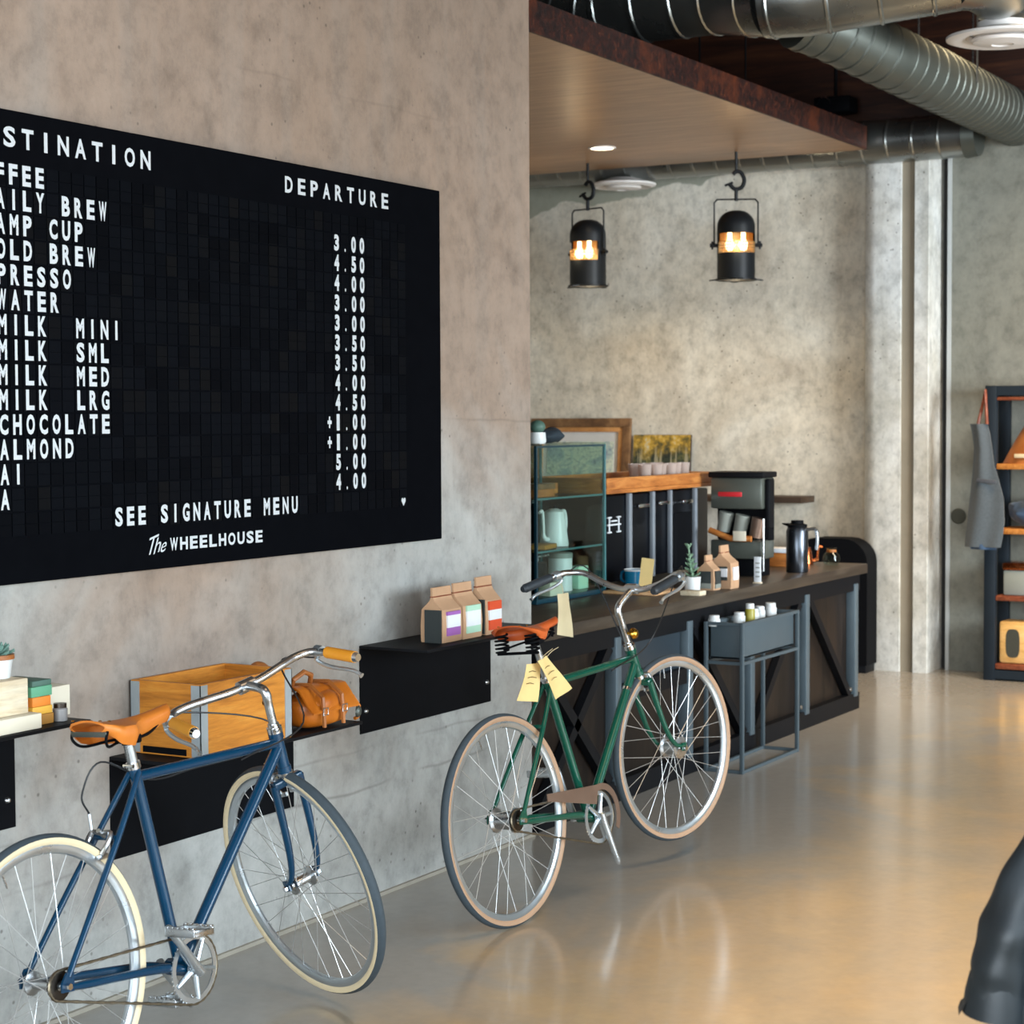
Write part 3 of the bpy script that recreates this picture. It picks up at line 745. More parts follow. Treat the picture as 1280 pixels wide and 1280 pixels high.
for k, (rr, nn, tl) in enumerate(((.05, 8, .25), (.045, 8, .6), (.036, 6, .95), (.022, 5, 1.25))): rosette(b, (0, 0, .05 + k * .003), rr, nn, tl)
b.build('leaves', 'succulent', t)
t = thing('wooden_block', 'light wooden block under the succulent pot at the left edge', 'wooden block', (3.452, -.175, ZA + .0395))
B().rbox((-.11, -.06, 0), (.105, .06, .087), .003).build('block_body', 'pale_wood', t)
t = thing('cream_carton', 'flat cream carton under the light wooden block at the left edge', 'carton', (3.452, -.185, ZA + e))
B().rbox((-.13, -.075, 0), (.125, .075, .038), .003).build('carton_body', 'box_cream', t)
zz = ZA + e
for lab, m, h, x0, x1 in (('amber box at the bottom of the small colourful stack', 'amber_box', .026, -.03, .045), ('yellow box second from the bottom of the small colourful stack', 'yellow_box', .020, -.03, .040),
                          ('orange box in the middle of the small colourful stack', 'orange_box', .024, -.03, .035), ('light green box near the top of the small colourful stack', 'green_box', .026, -.034, .04), ('dark green box on top of the small colourful stack', 'darkgreen_box', .014, -.03, .038)):
    o = B().rbox((x0, -.06, 0), (x1, .06, h), .002).build('small_carton', m, origin=None); o.location = (3.612, -.165, zz); tag(o, lab, 'box', 'stack of small boxes'); zz += h + .0004
o = B().rbox((-.06, -.05, 0), (.06, .05, .078), .002).build('cream_box', 'box_cream'); o.location = (3.722, -.115, ZA + e)
tag(o, 'cream box on the left shelf to the right of the colourful stack', 'box')
t = thing('small_jar', 'small grey jar on the left shelf just behind the tan saddle', 'jar', (3.69, -.215, ZA + e))
B().lathe([(0, 0), (.018, 0), (.019, .03), (.015, .034), (0, .034)], n=20).build('body', 'grey_jar', t)
B().lathe([(.0165, .033), (.0165, .044), (0, .045)], n=20).build('lid', 'steel_dark', t)

# ------------------------------------------------------------------ bicycles
def lerp(a, b, t): return tuple(a[i] + (b[i] - a[i]) * t for i in range(3))
def bez(p, n=8):
    P = [Vector(q) for q in p]; out = []
    k = len(P) - 1
    for i in range(n + 1):
        t = i / n; Q = P[:]
        while len(Q) > 1: Q = [a.lerp(c, t) for a, c in zip(Q[:-1], Q[1:])]
        out.append(Q[0])
    return out
def smooth_path(pts, n=6):
    # Catmull-Rom through the points
    P = [Vector(p) for p in pts]; P = [P[0] * 2 - P[1]] + P + [P[-1] * 2 - P[-2]]; out = []
    for i in range(1, len(P) - 2):
        for k in range(n):
            t = k / n; a, b_, c, d = P[i - 1:i + 3]
            out.append(.5 * ((2 * b_) + (c - a) * t + (2 * a - 5 * b_ + 4 * c - d) * t * t + (3 * b_ - a - 3 * c + d) * t ** 3))
    out.append(P[-2]); return out
WR = .340
def wheel(parent, c, X, side_mat, hubw, big_hub, seed):
    """X: matrix that takes wheel coordinates (axle along y, centre at origin) into the bike; children share it"""
    ax = (0, 1, 0)
    def bld(b, name, mats, par):
        b.xf(X); return b.build(name, mats, par)
    rim = B().lathe([(.3035, -.0105), (.312, -.0118), (.316, -.011), (.314, -.006), (.314, .006), (.316, .011), (.312, .0118), (.3035, .0105), (.296, .007), (.2935, 0), (.296, -.007)], ax=ax, n=72, closed_prof=True)
    w = bld(rim, 'wheel', ['rim'], parent)
    tp = [(.314, -.0105), (.318, -.0142), (.324, -.0165), (.3305, -.0155), (.3355, -.0105), (.3388, -.005), (.340, 0), (.3388, .005), (.3355, .0105), (.3305, .0155), (.324, .0165), (.318, .0142), (.314, .0105)]
    mi = [1, 1, 1, 0, 0, 0, 0, 0, 0, 1, 1, 1]
    bld(B().lathe(tp, ax=ax, n=84, mis=mi), 'tyre', ['tread', side_mat], w)
    fl = .028 if not big_hub else .040
    hr = .013 if not big_hub else .030
    hw = hubw * .31
    prof = [(.0, -hubw / 2), (.006, -hubw / 2), (.006, -hw - .012), (.012, -hw - .01), (.015, -hw - .004), (fl, -hw - .002), (fl, -hw + .002), (hr, -hw + .008), (hr, hw - .008), (fl, hw - .002), (fl, hw + .002), (.015, hw + .004), (.012, hw + .01), (.006, hw + .012), (.006, hubw / 2), (0, hubw / 2)]
    hb = bld(B().lathe(prof, ax=ax, n=24), 'hub', 'alu', w)
    for k in range(32):
        a = 2 * math.pi * k / 32; side = 1 if k % 2 else -1; tw = (1 if (k // 2) % 2 else -1) * R(62)
        p0 = (math.cos(a + tw) * fl * .93, side * hw, math.sin(a + tw) * fl * .93); p1 = (math.cos(a) * .2955, side * .002, math.sin(a) * .2955)
        bld(B().tube([p0, p1], .0011, 5), 'spoke', 'spoke', w)
    vb = bld(B().tube([(math.cos(2.1) * .294, 0, math.sin(2.1) * .294), (math.cos(2.1) * .258, 0, math.sin(2.1) * .258)], .0028, 6), 'valve', 'alu', w)
    return w

def rot_about(p, axis, a):
    return Matrix.Translation(p) @ Matrix.Rotation(a, 4, Vector(axis)) @ Matrix.Translation(-Vector(p))

def bicycle(g):
    yaw, lean = R(g['psi']), R(g['lean'])
    t = thing('bicycle', g['label'], 'bicycle', g['org'], (-lean, 0, yaw), 'single-speed city bicycles')
    paint = g['paint']; hub = Vector((0, 0, WR)); bb = Vector((g['bb'][0], 0, g['bb'][1])); st = Vector((g['seat'][0], 0, g['seat'][1]))
    ht = Vector((g['ht'][0], 0, g['ht'][1])); hb = Vector((g['hb'][0], 0, g['hb'][1])); axis = (ht - hb).normalized()
    fwd0 = Vector((axis.z, 0, -axis.x))               # square to the steering axis, forward
    S = rot_about(ht, axis, R(g['steer']))
    # ---- frame
    f = B()
    sd = (bb - st).normalized()
    f.tube([st - sd * .012, bb], .0146, 16)
    tt0 = st + sd * g['ttdrop']; tt1 = ht + (hb - ht) * g['tth']; f.tube([tt0, tt1], .0135, 16)
    f.tube([ht + (hb - ht) * g['dth'], bb], .0158, 16)
    f.tube([ht + axis * .004, hb - axis * .004], .0178, 18)
    f.tube([ht + axis * .006, ht - axis * .016], .0205, 18).tube([hb - axis * .006, hb + axis * .016], .0205, 18)
    f.tube([bb + Vector((0, -.036, 0)), bb + Vector((0, .036, 0))], .021, 18)
    for s in (-1, 1):
        f.tube(smooth_path([bb + Vector((-.01, s * .024, 0)), bb + Vector((-.12, s * .036, .01)) * 1 + Vector((0, 0, (hub.z - bb.z) * .22)), hub + Vector((.06, s * .058, -.012)), hub + Vector((.012, s * .061, -.004))], 4), [.0115] * 5 + [.0105] * 4 + [.008] * 4, 12)
        f.tube(smooth_path([st + sd * .006 + Vector((-.002, s * .014, 0)), (st + sd * .006).lerp(hub, .25) + Vector((0, s * .030, 0)), (st).lerp(hub, .6) + Vector((0, s * .047, 0)), hub + Vector((.012, s * .061, .018))], 4), [.0075] * 5 + [.008] * 5 + [.0075] * 3, 12)
        f.prism([hub + Vector((-.014, s * .061, -.012)), hub + Vector((.026, s * .061, -.016)), hub + Vector((.026, s * .061, .03)), hub + Vector((.004, s * .061, .03)), hub + Vector((-.014, s * .061, .008))], (0, s * .005, 0))
    br = st.lerp(hub, .33); f.tube([br + Vector((0, -.032, 0)), br + Vector((0, .032, 0))], .007, 10)
    cb = bb.lerp(hub, .16); f.tube([cb + Vector((0, -.03, 0)), cb + Vector((0, .03, 0))], .008, 10)
    fr = f.build('frame', paint, t)
    if g.get('bands'):
        d0, d1 = ht + (hb - ht) * g['dth'], bb
        for q in g['bands']:
            p = d0.lerp(d1, q); v = (d1 - d0).normalized()
            B().tube([p - v * .006, p + v * .006], .0164, 16).build('frame_band', 'chrome', fr)
    # ---- rear wheel
    rw = wheel(t, hub, Matrix.Translation(hub) @ Matrix.Rotation(.15, 4, 'Y'), g['side'], .12, g['bighub'], 1)
    # ---- steering: fork, front wheel, stem, bar
    fh0 = hb + Vector((0, 0, 0)) - axis * g['fl'] + fwd0 * g['rake']   # front hub, straight ahead
    crown = hb - axis * .014
    fk = B()
    fk.tube([hb - axis * .002, hb - axis * .03], .0185, 16)
    fk.rbox((-.014, -.048, -.012), (.014, .048, .010), .005); n0 = len(fk.v) - 0
    # crown box oriented along axis
    cm = Matrix.Translation(crown - axis * .012) @ Matrix((tuple(fwd0) + (0,), (0, 1, 0, 0), tuple(axis) + (0,), (0, 0, 0, 1))).transposed()
    k0 = len(fk.v)
    while k0 > 0 and False: pass
    nb = [i for i, p in enumerate(fk.v) if abs(p[0]) < .02 and abs(p[2]) < .02]
    for i in nb: fk.v[i] = tuple(cm @ Vector(fk.v[i]))
    for s in (-1, 1):
        top = crown - axis * .012 + Vector((0, s * .043, 0))
        pts = bez([top, top - axis * (g['fl'] * .45), top - axis * (g['fl'] * .86) - fwd0 * .004, fh0 + Vector((0, s * .049, 0)) + axis * .012], 14)
        fk.tube(pts, [.0125 - .0055 * (i / 14) for i in range(15)], 12)
        fk.prism([fh0 + Vector((-.012, s * .047, -.010)), fh0 + Vector((.012, s * .047, -.010)), fh0 + Vector((.012, s * .047, .02)), fh0 + Vector((-.012, s * .047, .02))], (0, s * .005, 0))
    fk.xf(S); fk.build('fork', paint, t)
    b = B().tube([hb - axis * .001, hb - axis * .014], .0215, 18); b.xf(S); b.build('lower_headset', 'chrome', t)
    b = B().tube([ht + axis * .001, ht + axis * .016, ht + axis * .0165, ht + axis * .026], [.021, .021, .016, .016], 18); b.xf(S); b.build('upper_headset', 'chrome', t)
    fwm = S @ Matrix.Translation(fh0) @ Matrix.Rotation(.4, 4, 'Y')
    fw_ = wheel(t, fh0, fwm, g['side'], .10, g['bighubf'], 2)
    b = B()
    for s in (-1, 1): b.tube([fh0 + Vector((0, s * .05, 0)), fh0 + Vector((0, s * .062, 0))], .008, 6)
    b.xf(S); b.build('axle_nut', 'chrome', fw_)
    b = B()
    for s in (-1, 1): b.tube([hub + Vector((0, s * .064, 0)), hub + Vector((0, s * .078, 0))], .008, 6)
    b.build('axle_nut', 'chrome', rw)
    # stem: quill and forward extension
    sh = g['stem_h']; sx = g['stem_x']
    q0 = ht + axis * .016; q1 = ht + axis * sh
    cl = q1 + fwd0 * sx + axis * g.get('stem_up', .0)
    b = B(); b.tube(smooth_path([q0, q1 - axis * .045, q1 - axis * .012, q1 + fwd0 * sx * .25 + axis * g.get('stem_up', 0) * .3, cl], 6), [.0118] * 8 + [.0128] * 17, 14)
    b.tube([cl + Vector((0, -.024, 0)), cl + Vector((0, .024, 0))], .0185, 16)
    b.xf(S); b.build('stem', 'alu', t)
    def bf(p): return cl + fwd0 * p[0] + Vector((0, p[1], 0)) + axis * p[2]
    half = g['bar']
    path = [bf((p[0], -p[1], p[2])) for p in reversed(half)] + [bf(p) for p in half[1:]]
    b = B(); b.tube(smooth_path(path, 8), .0112, 14); b.xf(S); bar = b.build('handlebar', 'alu', t)
    for s in (-1, 1):
        a_, c_ = half[-2], half[-1]
        a_ = Vector(a_); c_ = Vector(c_); d_ = (c_ - a_).normalized()
        gl = g['grip_len']
        pa = c_ - d_ * gl; pe = c_ + d_ * .004
        mir = lambda v: bf((v.x, s * v.y, v.z))
        b = B()
        ng = 14
        for i in range(1):
            pts = [mir(pa + (pe - pa) * (i / 24)) for i in range(25)]
            b.tube(pts, [.0158 + (.0009 if i % 2 else 0) for i in range(25)], 16)
        b.xf(S); go = b.build('grip', g['grip'], t)
        b = B().tube([mir(pe), mir(pe + d_ * .012)], [.015, .011], 14); b.xf(S); b.build('end_cap', g['endcap'], go)
        if s in g['levers']:
            lv = pa - d_ * .03
            b = B(); dn = Vector((.30, 0, -.9)).normalized()
            b.tube([mir(lv - d_ * .012), mir(lv + d_ * .012)], .016, 14)
            b.tube(smooth_path([mir(lv), mir(lv + dn * .03 + Vector((.012, 0, 0))), mir(lv + d_ * .05 + dn * .045 + Vector((.01, 0, 0))), mir(lv + d_ * .13 + dn * .044), mir(lv + d_ * .165 + dn * .056)], 5), [.009] * 4 + [.0062] * 8 + [.0056] * 8 + [.0078], 10)
            b.xf(S); b.build('brake_lever', 'rim', t)
            p0 = mir(lv + dn * .02); 
            b = B(); b.tube(smooth_path([S @ p0, S @ (p0 + fwd0 * .09 + axis * .0 - Vector((0, s * .07, 0))), ht + Vector((.055, s * .055, .02)) if not g.get('cable_mid') else Vector(g['cable_mid']), (S @ (crown + fwd0 * .04)) if s == g['front_brake_side'] else tt0.lerp(tt1, .7) + Vector((0, s * .01, -.02))], 8), .0024, 7)
            b.build('brake_cable', 'black_cable', t)
    # ---- brakes
    def caliper(p, ax_dir, out, mat_, name='brake_caliper'):
        b = B()
        # p: bolt point, ax_dir: down to the tyre, out: away from frame along the wheel
        for s in (-1, 1):
            b.tube(smooth_path([p + out * .02, p + out * .02 + Vector((0, s * .028, .002)) , p + out * .02 + Vector((0, s * .031, 0)) + ax_dir * .028, p + out * .012 + Vector((0, s * .020, 0)) + ax_dir * .05], 4), .0062, 8)
            b.rbox(tuple(p + out * .004 + ax_dir * .052 + Vector((-.018, s * .0175 - .004, -.006))), tuple(p + out * .004 + ax_dir * .052 + Vector((.018, s * .0175 + .004, .006))), .002)
        b.tube([p - out * .004, p + out * .034], .006, 10)
        b.tube([p + out * .02 + Vector((0, .03, 0)), p + out * .02 + Vector((0, .034, .045))], .004, 8)
        if mat_ is not None: b.xf(mat_)
        return b.build(name, 'alu', t)
    cd = (fh0 - crown); cd = (cd - Vector((0, cd.y, 0))).normalized()
    caliper(crown + axis * .004, -axis, fwd0, S)
    if g['rear_brake']:
        rd = (hub - br).normalized(); rout = Vector((-abs(rd.z), 0, abs(rd.x)))
        caliper(br, rd, rout.normalized(), None)
        p = br + rout * .02 + Vector((0, .034, .045))
        B().tube(smooth_path([p, p + Vector((-.02, 0, .05)), p + Vector((.03, -.02, .12)), tt0.lerp(tt1, .12) + Vector((0, .014, -.018)), tt0.lerp(tt1, .4) + Vector((0, .010, -.016)), tt0.lerp(tt1, .75) + Vector((0, .010, -.016))], 8), .0024, 7).build('brake_cable', 'black_cable', t)
    # ---- seat post, saddle
    sp = st - sd * g['post']
    b = B().tube([st, sp], .0132, 14); b.build('seat_post', 'alu', t)
    b = B().tube([st - sd * .004 , st - sd * .02], .0175, 16); b.tube([st - sd * .012 + Vector((-.016, -.014, 0)), st - sd * .012 + Vector((-.016, .016, 0))], .005, 8); b.build('seat_clamp', 'chrome', t)
    saddle(t, sp, g)
    # ---- drive train (right-hand side is -y)
    yc = -.045
    cr = g['ring_r']
    b = B(); c0 = bb + Vector((0, yc, 0))
    b.lathe([(cr, -.0015), (cr, .0015), (cr * .84, .0015), (cr * .84, -.0015)], c0, (0, 1, 0), 60, closed_prof=True)
    for k in range(5):
        a = 2 * math.pi * k / 5 + g['crank_a']; d = Vector((math.cos(a), 0, math.sin(a)))
        b.tube([c0 + d * .012, c0 + d * cr * .9], [.009, .006], 8)
    b.lathe([(0, -.004), (.022, -.004), (.022, .004), (0, .004)], c0, (0, 1, 0), 20)
    nt = 46
    for k in range(nt):
        a = 2 * math.pi * k / nt; d = Vector((math.cos(a), 0, math.sin(a))); b.tube([c0 + d * (cr - .001), c0 + d * (cr + .0045)], [.0018, .0008], 4)
    b.build('chainring', 'rim', t)
    for s, extra in ((-1, 0), (1, math.pi)):
        a = g['crank_a'] + extra; d = Vector((math.cos(a), 0, math.sin(a))); base = bb + Vector((0, s * .058, 0)); tip = base + d * .165 + Vector((0, s * .012, 0))
        B().tube([base - d * .014, base + d * .02, base + d * .1 + Vector((0, s * .008, 0)), tip, tip + d * .012], [.013, .0135, .0095, .0115, .008], 12).tube([bb, base + Vector((0, s * .008, 0))], .009, 10).build('crank', 'rim', t)
        if (s == -1 and g['pedal_r']) or (s == 1 and g['pedal_l']):
            pc = tip + Vector((0, s * .06, 0)); pd = g.get('pedal_tilt', 0)
            b = B().tube([tip, tip + Vector((0, s * .1, 0))], .0065, 10)
            rm = Matrix.Rotation(pd, 3, 'Y')
            for q in (-.034, .034):
                b.rbox((pc.x + q - .004, pc.y - .045, pc.z - .010), (pc.x + q + .004, pc.y + .045, pc.z + .010), .002, rot=rm, piv=pc)
                for j in range(6): b.rbox((pc.x + q - .0055, pc.y - .042 + j * .0155, pc.z + .009), (pc.x + q + .0055, pc.y - .034 + j * .0155, pc.z + .014), .001, rot=rm, piv=pc)
            for q in (-.045, .041):
                b.rbox((pc.x - .036, pc.y + q, pc.z - .008), (pc.x + .036, pc.y + q + .004, pc.z + .008), .001, rot=rm, piv=pc)
            b.build('pedal', 'alu', t)
    rc = hub + Vector((0, yc, 0)); rr = .034
    B().lathe([(.012, -.004), (rr, -.002), (rr, .002), (.012, .004)], rc, (0, 1, 0), 32).lathe([(.03, .004), (.03, .012), (.012, .016)], rc, (0, 1, 0), 24).build('sprocket', 'steel_dark', t)
    loop = []
    dv = (c0 - rc); L = dv.length; th = math.atan2(dv.z, dv.x); al = math.asin((cr + .002 - rr) / L)
    a1 = th + math.pi / 2 + al
    for k in range(17):
        a = th + math.pi / 2 + al + (math.pi - 2 * al) * k / 16; loop.append(rc + Vector((math.cos(a), 0, math.sin(a))) * rr)
    for k in range(25):
        a = th - math.pi / 2 - al + (math.pi + 2 * al) * k / 24; loop.append(c0 + Vector((math.cos(a), 0, math.sin(a))) * (cr + .002))
    full = []
    for i, p in enumerate(loop):
        q = loop[(i + 1) % len(loop)]; n_ = max(1, int((q - p).length / .02))
        full += [p.lerp(q, k / n_) for k in range(n_)]
    B().tube(full, [.0042 if i % 2 else .0030 for i in range(len(full))], 6, closed=True).build('chain', 'chain', t)
    if g.get('guard'):
        # tapering sheet-metal chain guard above the chain
        up_ = []; lo_ = []
        gy = yc - .012
        q0 = rc + Vector((.16, gy - yc, .045)); q1 = c0 + Vector((-.02, gy - yc, cr + .030))
        arc = [c0 + Vector((math.cos(a) * (cr + .026), gy - yc, math.sin(a) * (cr + .026))) for a in [R(x) for x in range(100, -31, -10)]]
        arc2 = [c0 + Vector((math.cos(a) * (cr + .004), gy - yc, math.sin(a) * (cr + .004))) for a in [R(x) for x in range(-30, 101, 10)]]
        poly = [q0 + Vector((0, 0, .012))] + arc + arc2 + [c0 + Vector((-.03, gy - yc, cr - .04)), q0 + Vector((0, 0, -.012))]
        B().prism(poly, (0, -.003, 0)).build('chain_guard', 'brown_steel', t, ang=20)
    if g.get('bell'):
        p = ht + axis * .062 + Vector((.0, -.026, 0))
        b = B().lathe([(0, .016), (.012, .0135), (.019, .006), (.0205, 0), (.0185, 0)], p + Vector((0, -.012, 0)), (0, -1, .25), 24); b.tube([p + Vector((0, .012, 0)), p + Vector((0, -.014, 0))], .006, 8); b.xf(S); b.build('bell', 'brass', t)
    return t

def saddle(t, sp, g):
    o = Vector((sp.x + g['sad_dx'], 0, sp.z + .052)); Ls = g['sad_len']; tilt = R(g.get('sad_tilt', 0))
    rm = Matrix.Rotation(-tilt, 4, 'Y')
    def P(u, s, w): return o + (rm @ Vector((u, s, w)))
    rings = []; N = 26
    ww = g['sad_w']
    for i in range(N + 1):
        q = i / N; u = -Ls * .46 + Ls * q
        hw = ww / 2 * (1 - .05 * q) if q < .12 else (ww / 2 * (.5 * (1 + math.cos(math.pi * min(1, (q - .12) / .5)))) + (.019 if g['springs'] else .024))
        hw = min(hw, ww / 2) * min(1, .72 + q * 4) * (1 if q < .94 else math.sqrt(max(.05, 1 - ((q - .94) / .07) ** 2)))
        rise = .010 * (2 * q - 1) ** 2 + (.008 if q < .15 else 0) * (1 - q / .15) + .006 * q
        skirt = (.016 if g['springs'] else .030) + .020 * math.sin(math.pi * min(1, q * 1.15)) - (.012 * (1 - q / .15) if q < .15 else 0)
        ring = []
        for k in range(15):
            a = -1 + 2 * k / 14
            if abs(a) <= .62:
                x = a / .62; s = hw * x; z = rise - .010 * x * x
            else:
                x = (abs(a) - .62) / .38; s = math.copysign(hw + .004 * math.sin(math.pi * x) - .012 * x, a); z = rise - .010 - skirt * x
            ring.append(P(u, s, z))
        inner = []
        for k in range(14, -1, -1):
            a = -1 + 2 * k / 14
            if abs(a) <= .62:
                x = a / .62; s = (hw - .004) * x; z = rise - .010 * x * x - .005
            else:
                x = (abs(a) - .62) / .38; s = math.copysign(hw - .004 + .004 * math.sin(math.pi * x) - .012 * x, a); z = rise - .014 - (skirt - .005) * x
            inner.append(P(u, s, z))
        rings.append(ring + inner)
    sad = B().loft(rings).build('saddle', g['sad_mat'], t, ang=50)
    b = B()
    for s in (-1, 1):
        if g['springs']:
            b.tube(smooth_path([P(Ls * .40, s * .012, -.022), P(.05, s * .022, -.046), P(-.03, s * .026, -.05), P(-Ls * .36, s * .055, -.062)], 6), .0036, 8)
        else:
            b.tube(smooth_path([P(Ls * .42, s * .010, -.02), P(.05, s * .021, -.044), P(-.05, s * .022, -.046), P(-Ls * .38, s * .04, -.048), P(-Ls * .455, s * .052, -.03), P(-Ls * .44, s * .055, -.008)], 6), .0036, 8)
    b.build('rail', 'steel_soft', sad)
    if g['springs']:
        for s in (-1, 1):
            b = B(); pts = []
            for i in range(70):
                a = 2 * math.pi * i / 14; pts.append(P(-Ls * .36 + .021 * math.cos(a), s * .060 + .021 * math.sin(a), -.074 + .062 * i / 69))
            b.tube(pts, .0034, 7); b.build('coil_spring', 'steel_soft', sad)
            b = B(); pts = []
            for i in range(40):
                a = 2 * math.pi * i / 14; pts.append(P(Ls * .34 + .009 * math.cos(a), s * .014 + .009 * math.sin(a), -.045 + .03 * i / 39))
            b.tube(pts, .003, 6); b.build('nose_spring', 'steel_soft', sad)
        B().tube([P(-Ls * .36, -.08, -.076), P(-Ls * .36, .08, -.076)], .005, 8).build('spring_bar', 'steel_soft', sad)
    else:
        B().rbox(tuple(P(-Ls * .462, -.055, -.022)), tuple(P(-Ls * .462, -.055, -.022) + Vector((.003, .11, .013))), .001).build('badge_plate', 'galv_dull', sad)
    B().rbox(tuple(P(-.012, -.03, -.058)), tuple(P(.024, .03, -.036)), .005).tube([P(.005, 0, -.04), sp - Vector((0, 0, .01))], .015, 12).build('saddle_clamp', 'steel_soft', sad)
    for q in (-.028, -.014, 0, .014, .028):
        B().lathe([(0, .003), (.004, .002), (.005, 0)], P(-Ls * .46 + .012, q * 2, .006 + .010 * .8), (0, 0, 1), 10).build('rivet', 'brass', sad)

blue = dict(label='blue bicycle with tan saddle and orange grips in front of the crate', org=(3.267, -.571, 0), psi=0, lean=4, paint='blue', side='cream',
    bb=(.471, .262), seat=(.352, .774), ht=(.923, .783), hb=(.953, .674), ttdrop=.018, tth=.26, dth=.36, steer=72, fl=.335, rake=.045, bighub=False, bighubf=False,
    stem_h=.125, stem_x=.085, bar=[(0, 0, 0), (.002, .05, 0), (.012, .13, .006), (.022, .19, .008), (.012, .238, .006), (-.045, .262, .0), (-.135, .272, -.006)], grip='grip_orange', endcap='chrome', grip_len=.105, levers=(-1, 1), front_brake_side=1,
    rear_brake=True, post=.075, sad_dx=-.005, sad_len=.285, sad_w=.155, sad_mat='saddle_tan', springs=False, sad_tilt=1, ring_r=.085, crank_a=R(132), pedal_r=True, pedal_l=True, pedal_tilt=.1)
bicycle(blue)
green = dict(label='green bicycle with black grips and sprung red brown saddle beside the counter', org=(5.334, -.607, 0), psi=-4.5, lean=6, paint='green', side='tan',
    bb=(.483, .268), seat=(.310, .745), ht=(.860, .803), hb=(.900, .706), ttdrop=.005, tth=.35, dth=.55, steer=-9, fl=.335, rake=.062, bighub=True, bighubf=True,
    stem_h=.165, stem_x=.105, stem_up=.02, bar=[(0, 0, 0), (.0, .05, 0), (.006, .13, .02), (.012, .205, .053), (-.014, .258, .070), (-.06, .280, .082), (-.215, .295, .108)], grip='grip_black', endcap='grip_black', grip_len=.125, levers=(-1, 1), front_brake_side=1,
    rear_brake=False, post=.150, sad_dx=-.01, sad_len=.27, sad_w=.19, sad_mat='saddle_red', springs=True, sad_tilt=2, ring_r=.088, crank_a=R(-72), pedal_r=False, pedal_l=True, guard=True, bell=True, bands=(.18, .86))
bicycle(green)

# ------------------------------------------------------------------ paper tags on the green bicycle
def paper_tag(label, pts, m, lines=3, hole=None):
    # pts: top-left, top-right, bottom-right, bottom-left of a hanging card
    c = sum((Vector(p) for p in pts), Vector()) / 4
    P = [Vector(p) - c for p in pts]; nrm = (P[1] - P[0]).cross(P[3] - P[0]).normalized()
    if nrm.y > 0: nrm = -nrm
    grid = [[(P[0].lerp(P[1], i / 4)).lerp(P[3].lerp(P[2], i / 4), j / 6) + nrm * .004 * math.sin(i * 1.1 + j * .7) for i in range(5)] for j in range(7)]
    t = thing('paper_tag', label, 'tag', c, group='paper tags on the green bicycle')
    vs = [p for r_ in grid for p in r_]; n = len(vs); vs = vs + [p - nrm * .0008 for p in vs]; fs = []
    for j in range(6):
        for i in range(4):
            q = j * 5 + i; fs += [(q, q + 1, q + 6, q + 5), (n + q, n + q + 5, n + q + 6, n + q + 1)]
    for i in range(4): fs += [(i, n + i, n + i + 1, i + 1), (30 + i, 31 + i, n + 31 + i, n + 30 + i)]
    for j in range(6): fs += [(j * 5, j * 5 + 5, n + j * 5 + 5, n + j * 5), (j * 5 + 4, n + j * 5 + 4, n + j * 5 + 9, j * 5 + 9)]
    b = B().add(vs, fs)
    for k in range(lines):
        q = .22 + .16 * k; a = P[0].lerp(P[3], q).lerp(P[1].lerp(P[2], q), .2); d = P[0].lerp(P[3], q).lerp(P[1].lerp(P[2], q), .6 + .1 * (k % 2))
        b.tube([a + nrm * .005, (a + d) / 2 + nrm * .0052 + Vector((0, 0, .003)), d + nrm * .005], .0012, 4, 1)
    b.build('card', [m, 'ink'], t)
    if hole is not None:
        B().tube(smooth_path([(P[0] + P[1]) / 2 + (P[3] - P[0]) * .06, ((P[0] + P[1]) / 2).lerp(Vector(hole) - c, .5) + Vector((0, -.004, .004)), Vector(hole) - c], 4), .0012, 5).build('string', 'tag_pale', t)
paper_tag('yellow paper tag tied to the green bicycle, nearest the wall', [(5.345, -.645, .842), (5.430, -.655, .838), (5.385, -.66, .718), (5.278, -.65, .735)], 'tag', 3, (5.60, -.60, .862))
paper_tag('yellow paper tag tied to the green bicycle, hanging over the frame', [(5.363, -.675, .852), (5.417, -.68, .864), (5.563, -.69, .742), (5.470, -.685, .716)], 'tag', 3, (5.585, -.63, .87))
paper_tag('pale narrow paper tag hanging from the left handlebar of the green bicycle', [(6.060, -.372, .996), (6.125, -.385, .996), (6.160, -.38, .832), (6.067, -.37, .85)], 'tag_pale', 0, (6.10, -.36, 1.03))

# ------------------------------------------------------------------ counter
ct = thing('service_counter', 'long dark counter base with steel posts and diagonal braces', 'counter', (6.6, 0, 0))
LX = 3.705
B().box((0, .05, .09), (LX, .075, .752)).build('front_panel', 'counter_panel', ct)
B().box((LX - .025, .05, .09), (LX, .98, .752)).build('end_panel', 'counter_panel', ct)
B().box((0, .005, .0), (LX, .06, .09)).build('bottom_rail', 'steel_black', ct)
B().box((0, .005, .66), (LX, .06, .752)).build('top_rail', 'steel_black', ct)
B().box((0, .955, 0), (LX, .98, .752)).build('back_panel', 'counter_panel', ct)
posts = [7.29, 8.02, 8.75, 9.49, 10.235]
for px_ in posts:
    B().rbox((px_ - 6.6 - .026, -.004, .075), (px_ - 6.6 + .026, .05, .70), .003).build('post', 'post_grey', ct)
def brace(x0, z0, x1, z1, w_=.045):
    a = Vector((x0 - 6.6, 0, z0)); c = Vector((x1 - 6.6, 0, z1)); d = (c - a).normalized(); nn = Vector((-d.z, 0, d.x)) * w_ / 2
    B().prism([a - nn + Vector((0, .008, 0)), c - nn + Vector((0, .008, 0)), c + nn + Vector((0, .008, 0)), a + nn + Vector((0, .008, 0))], (0, .035, 0)).build('diagonal_brace', 'steel_black', ct)
brace(9.56, .66, 10.17, .09); brace(8.82, .09, 9.42, .66); brace(8.09, .66, 8.69, .09)
brace(6.64, .66, 7.24, .09); brace(6.64, .09, 7.24, .66)
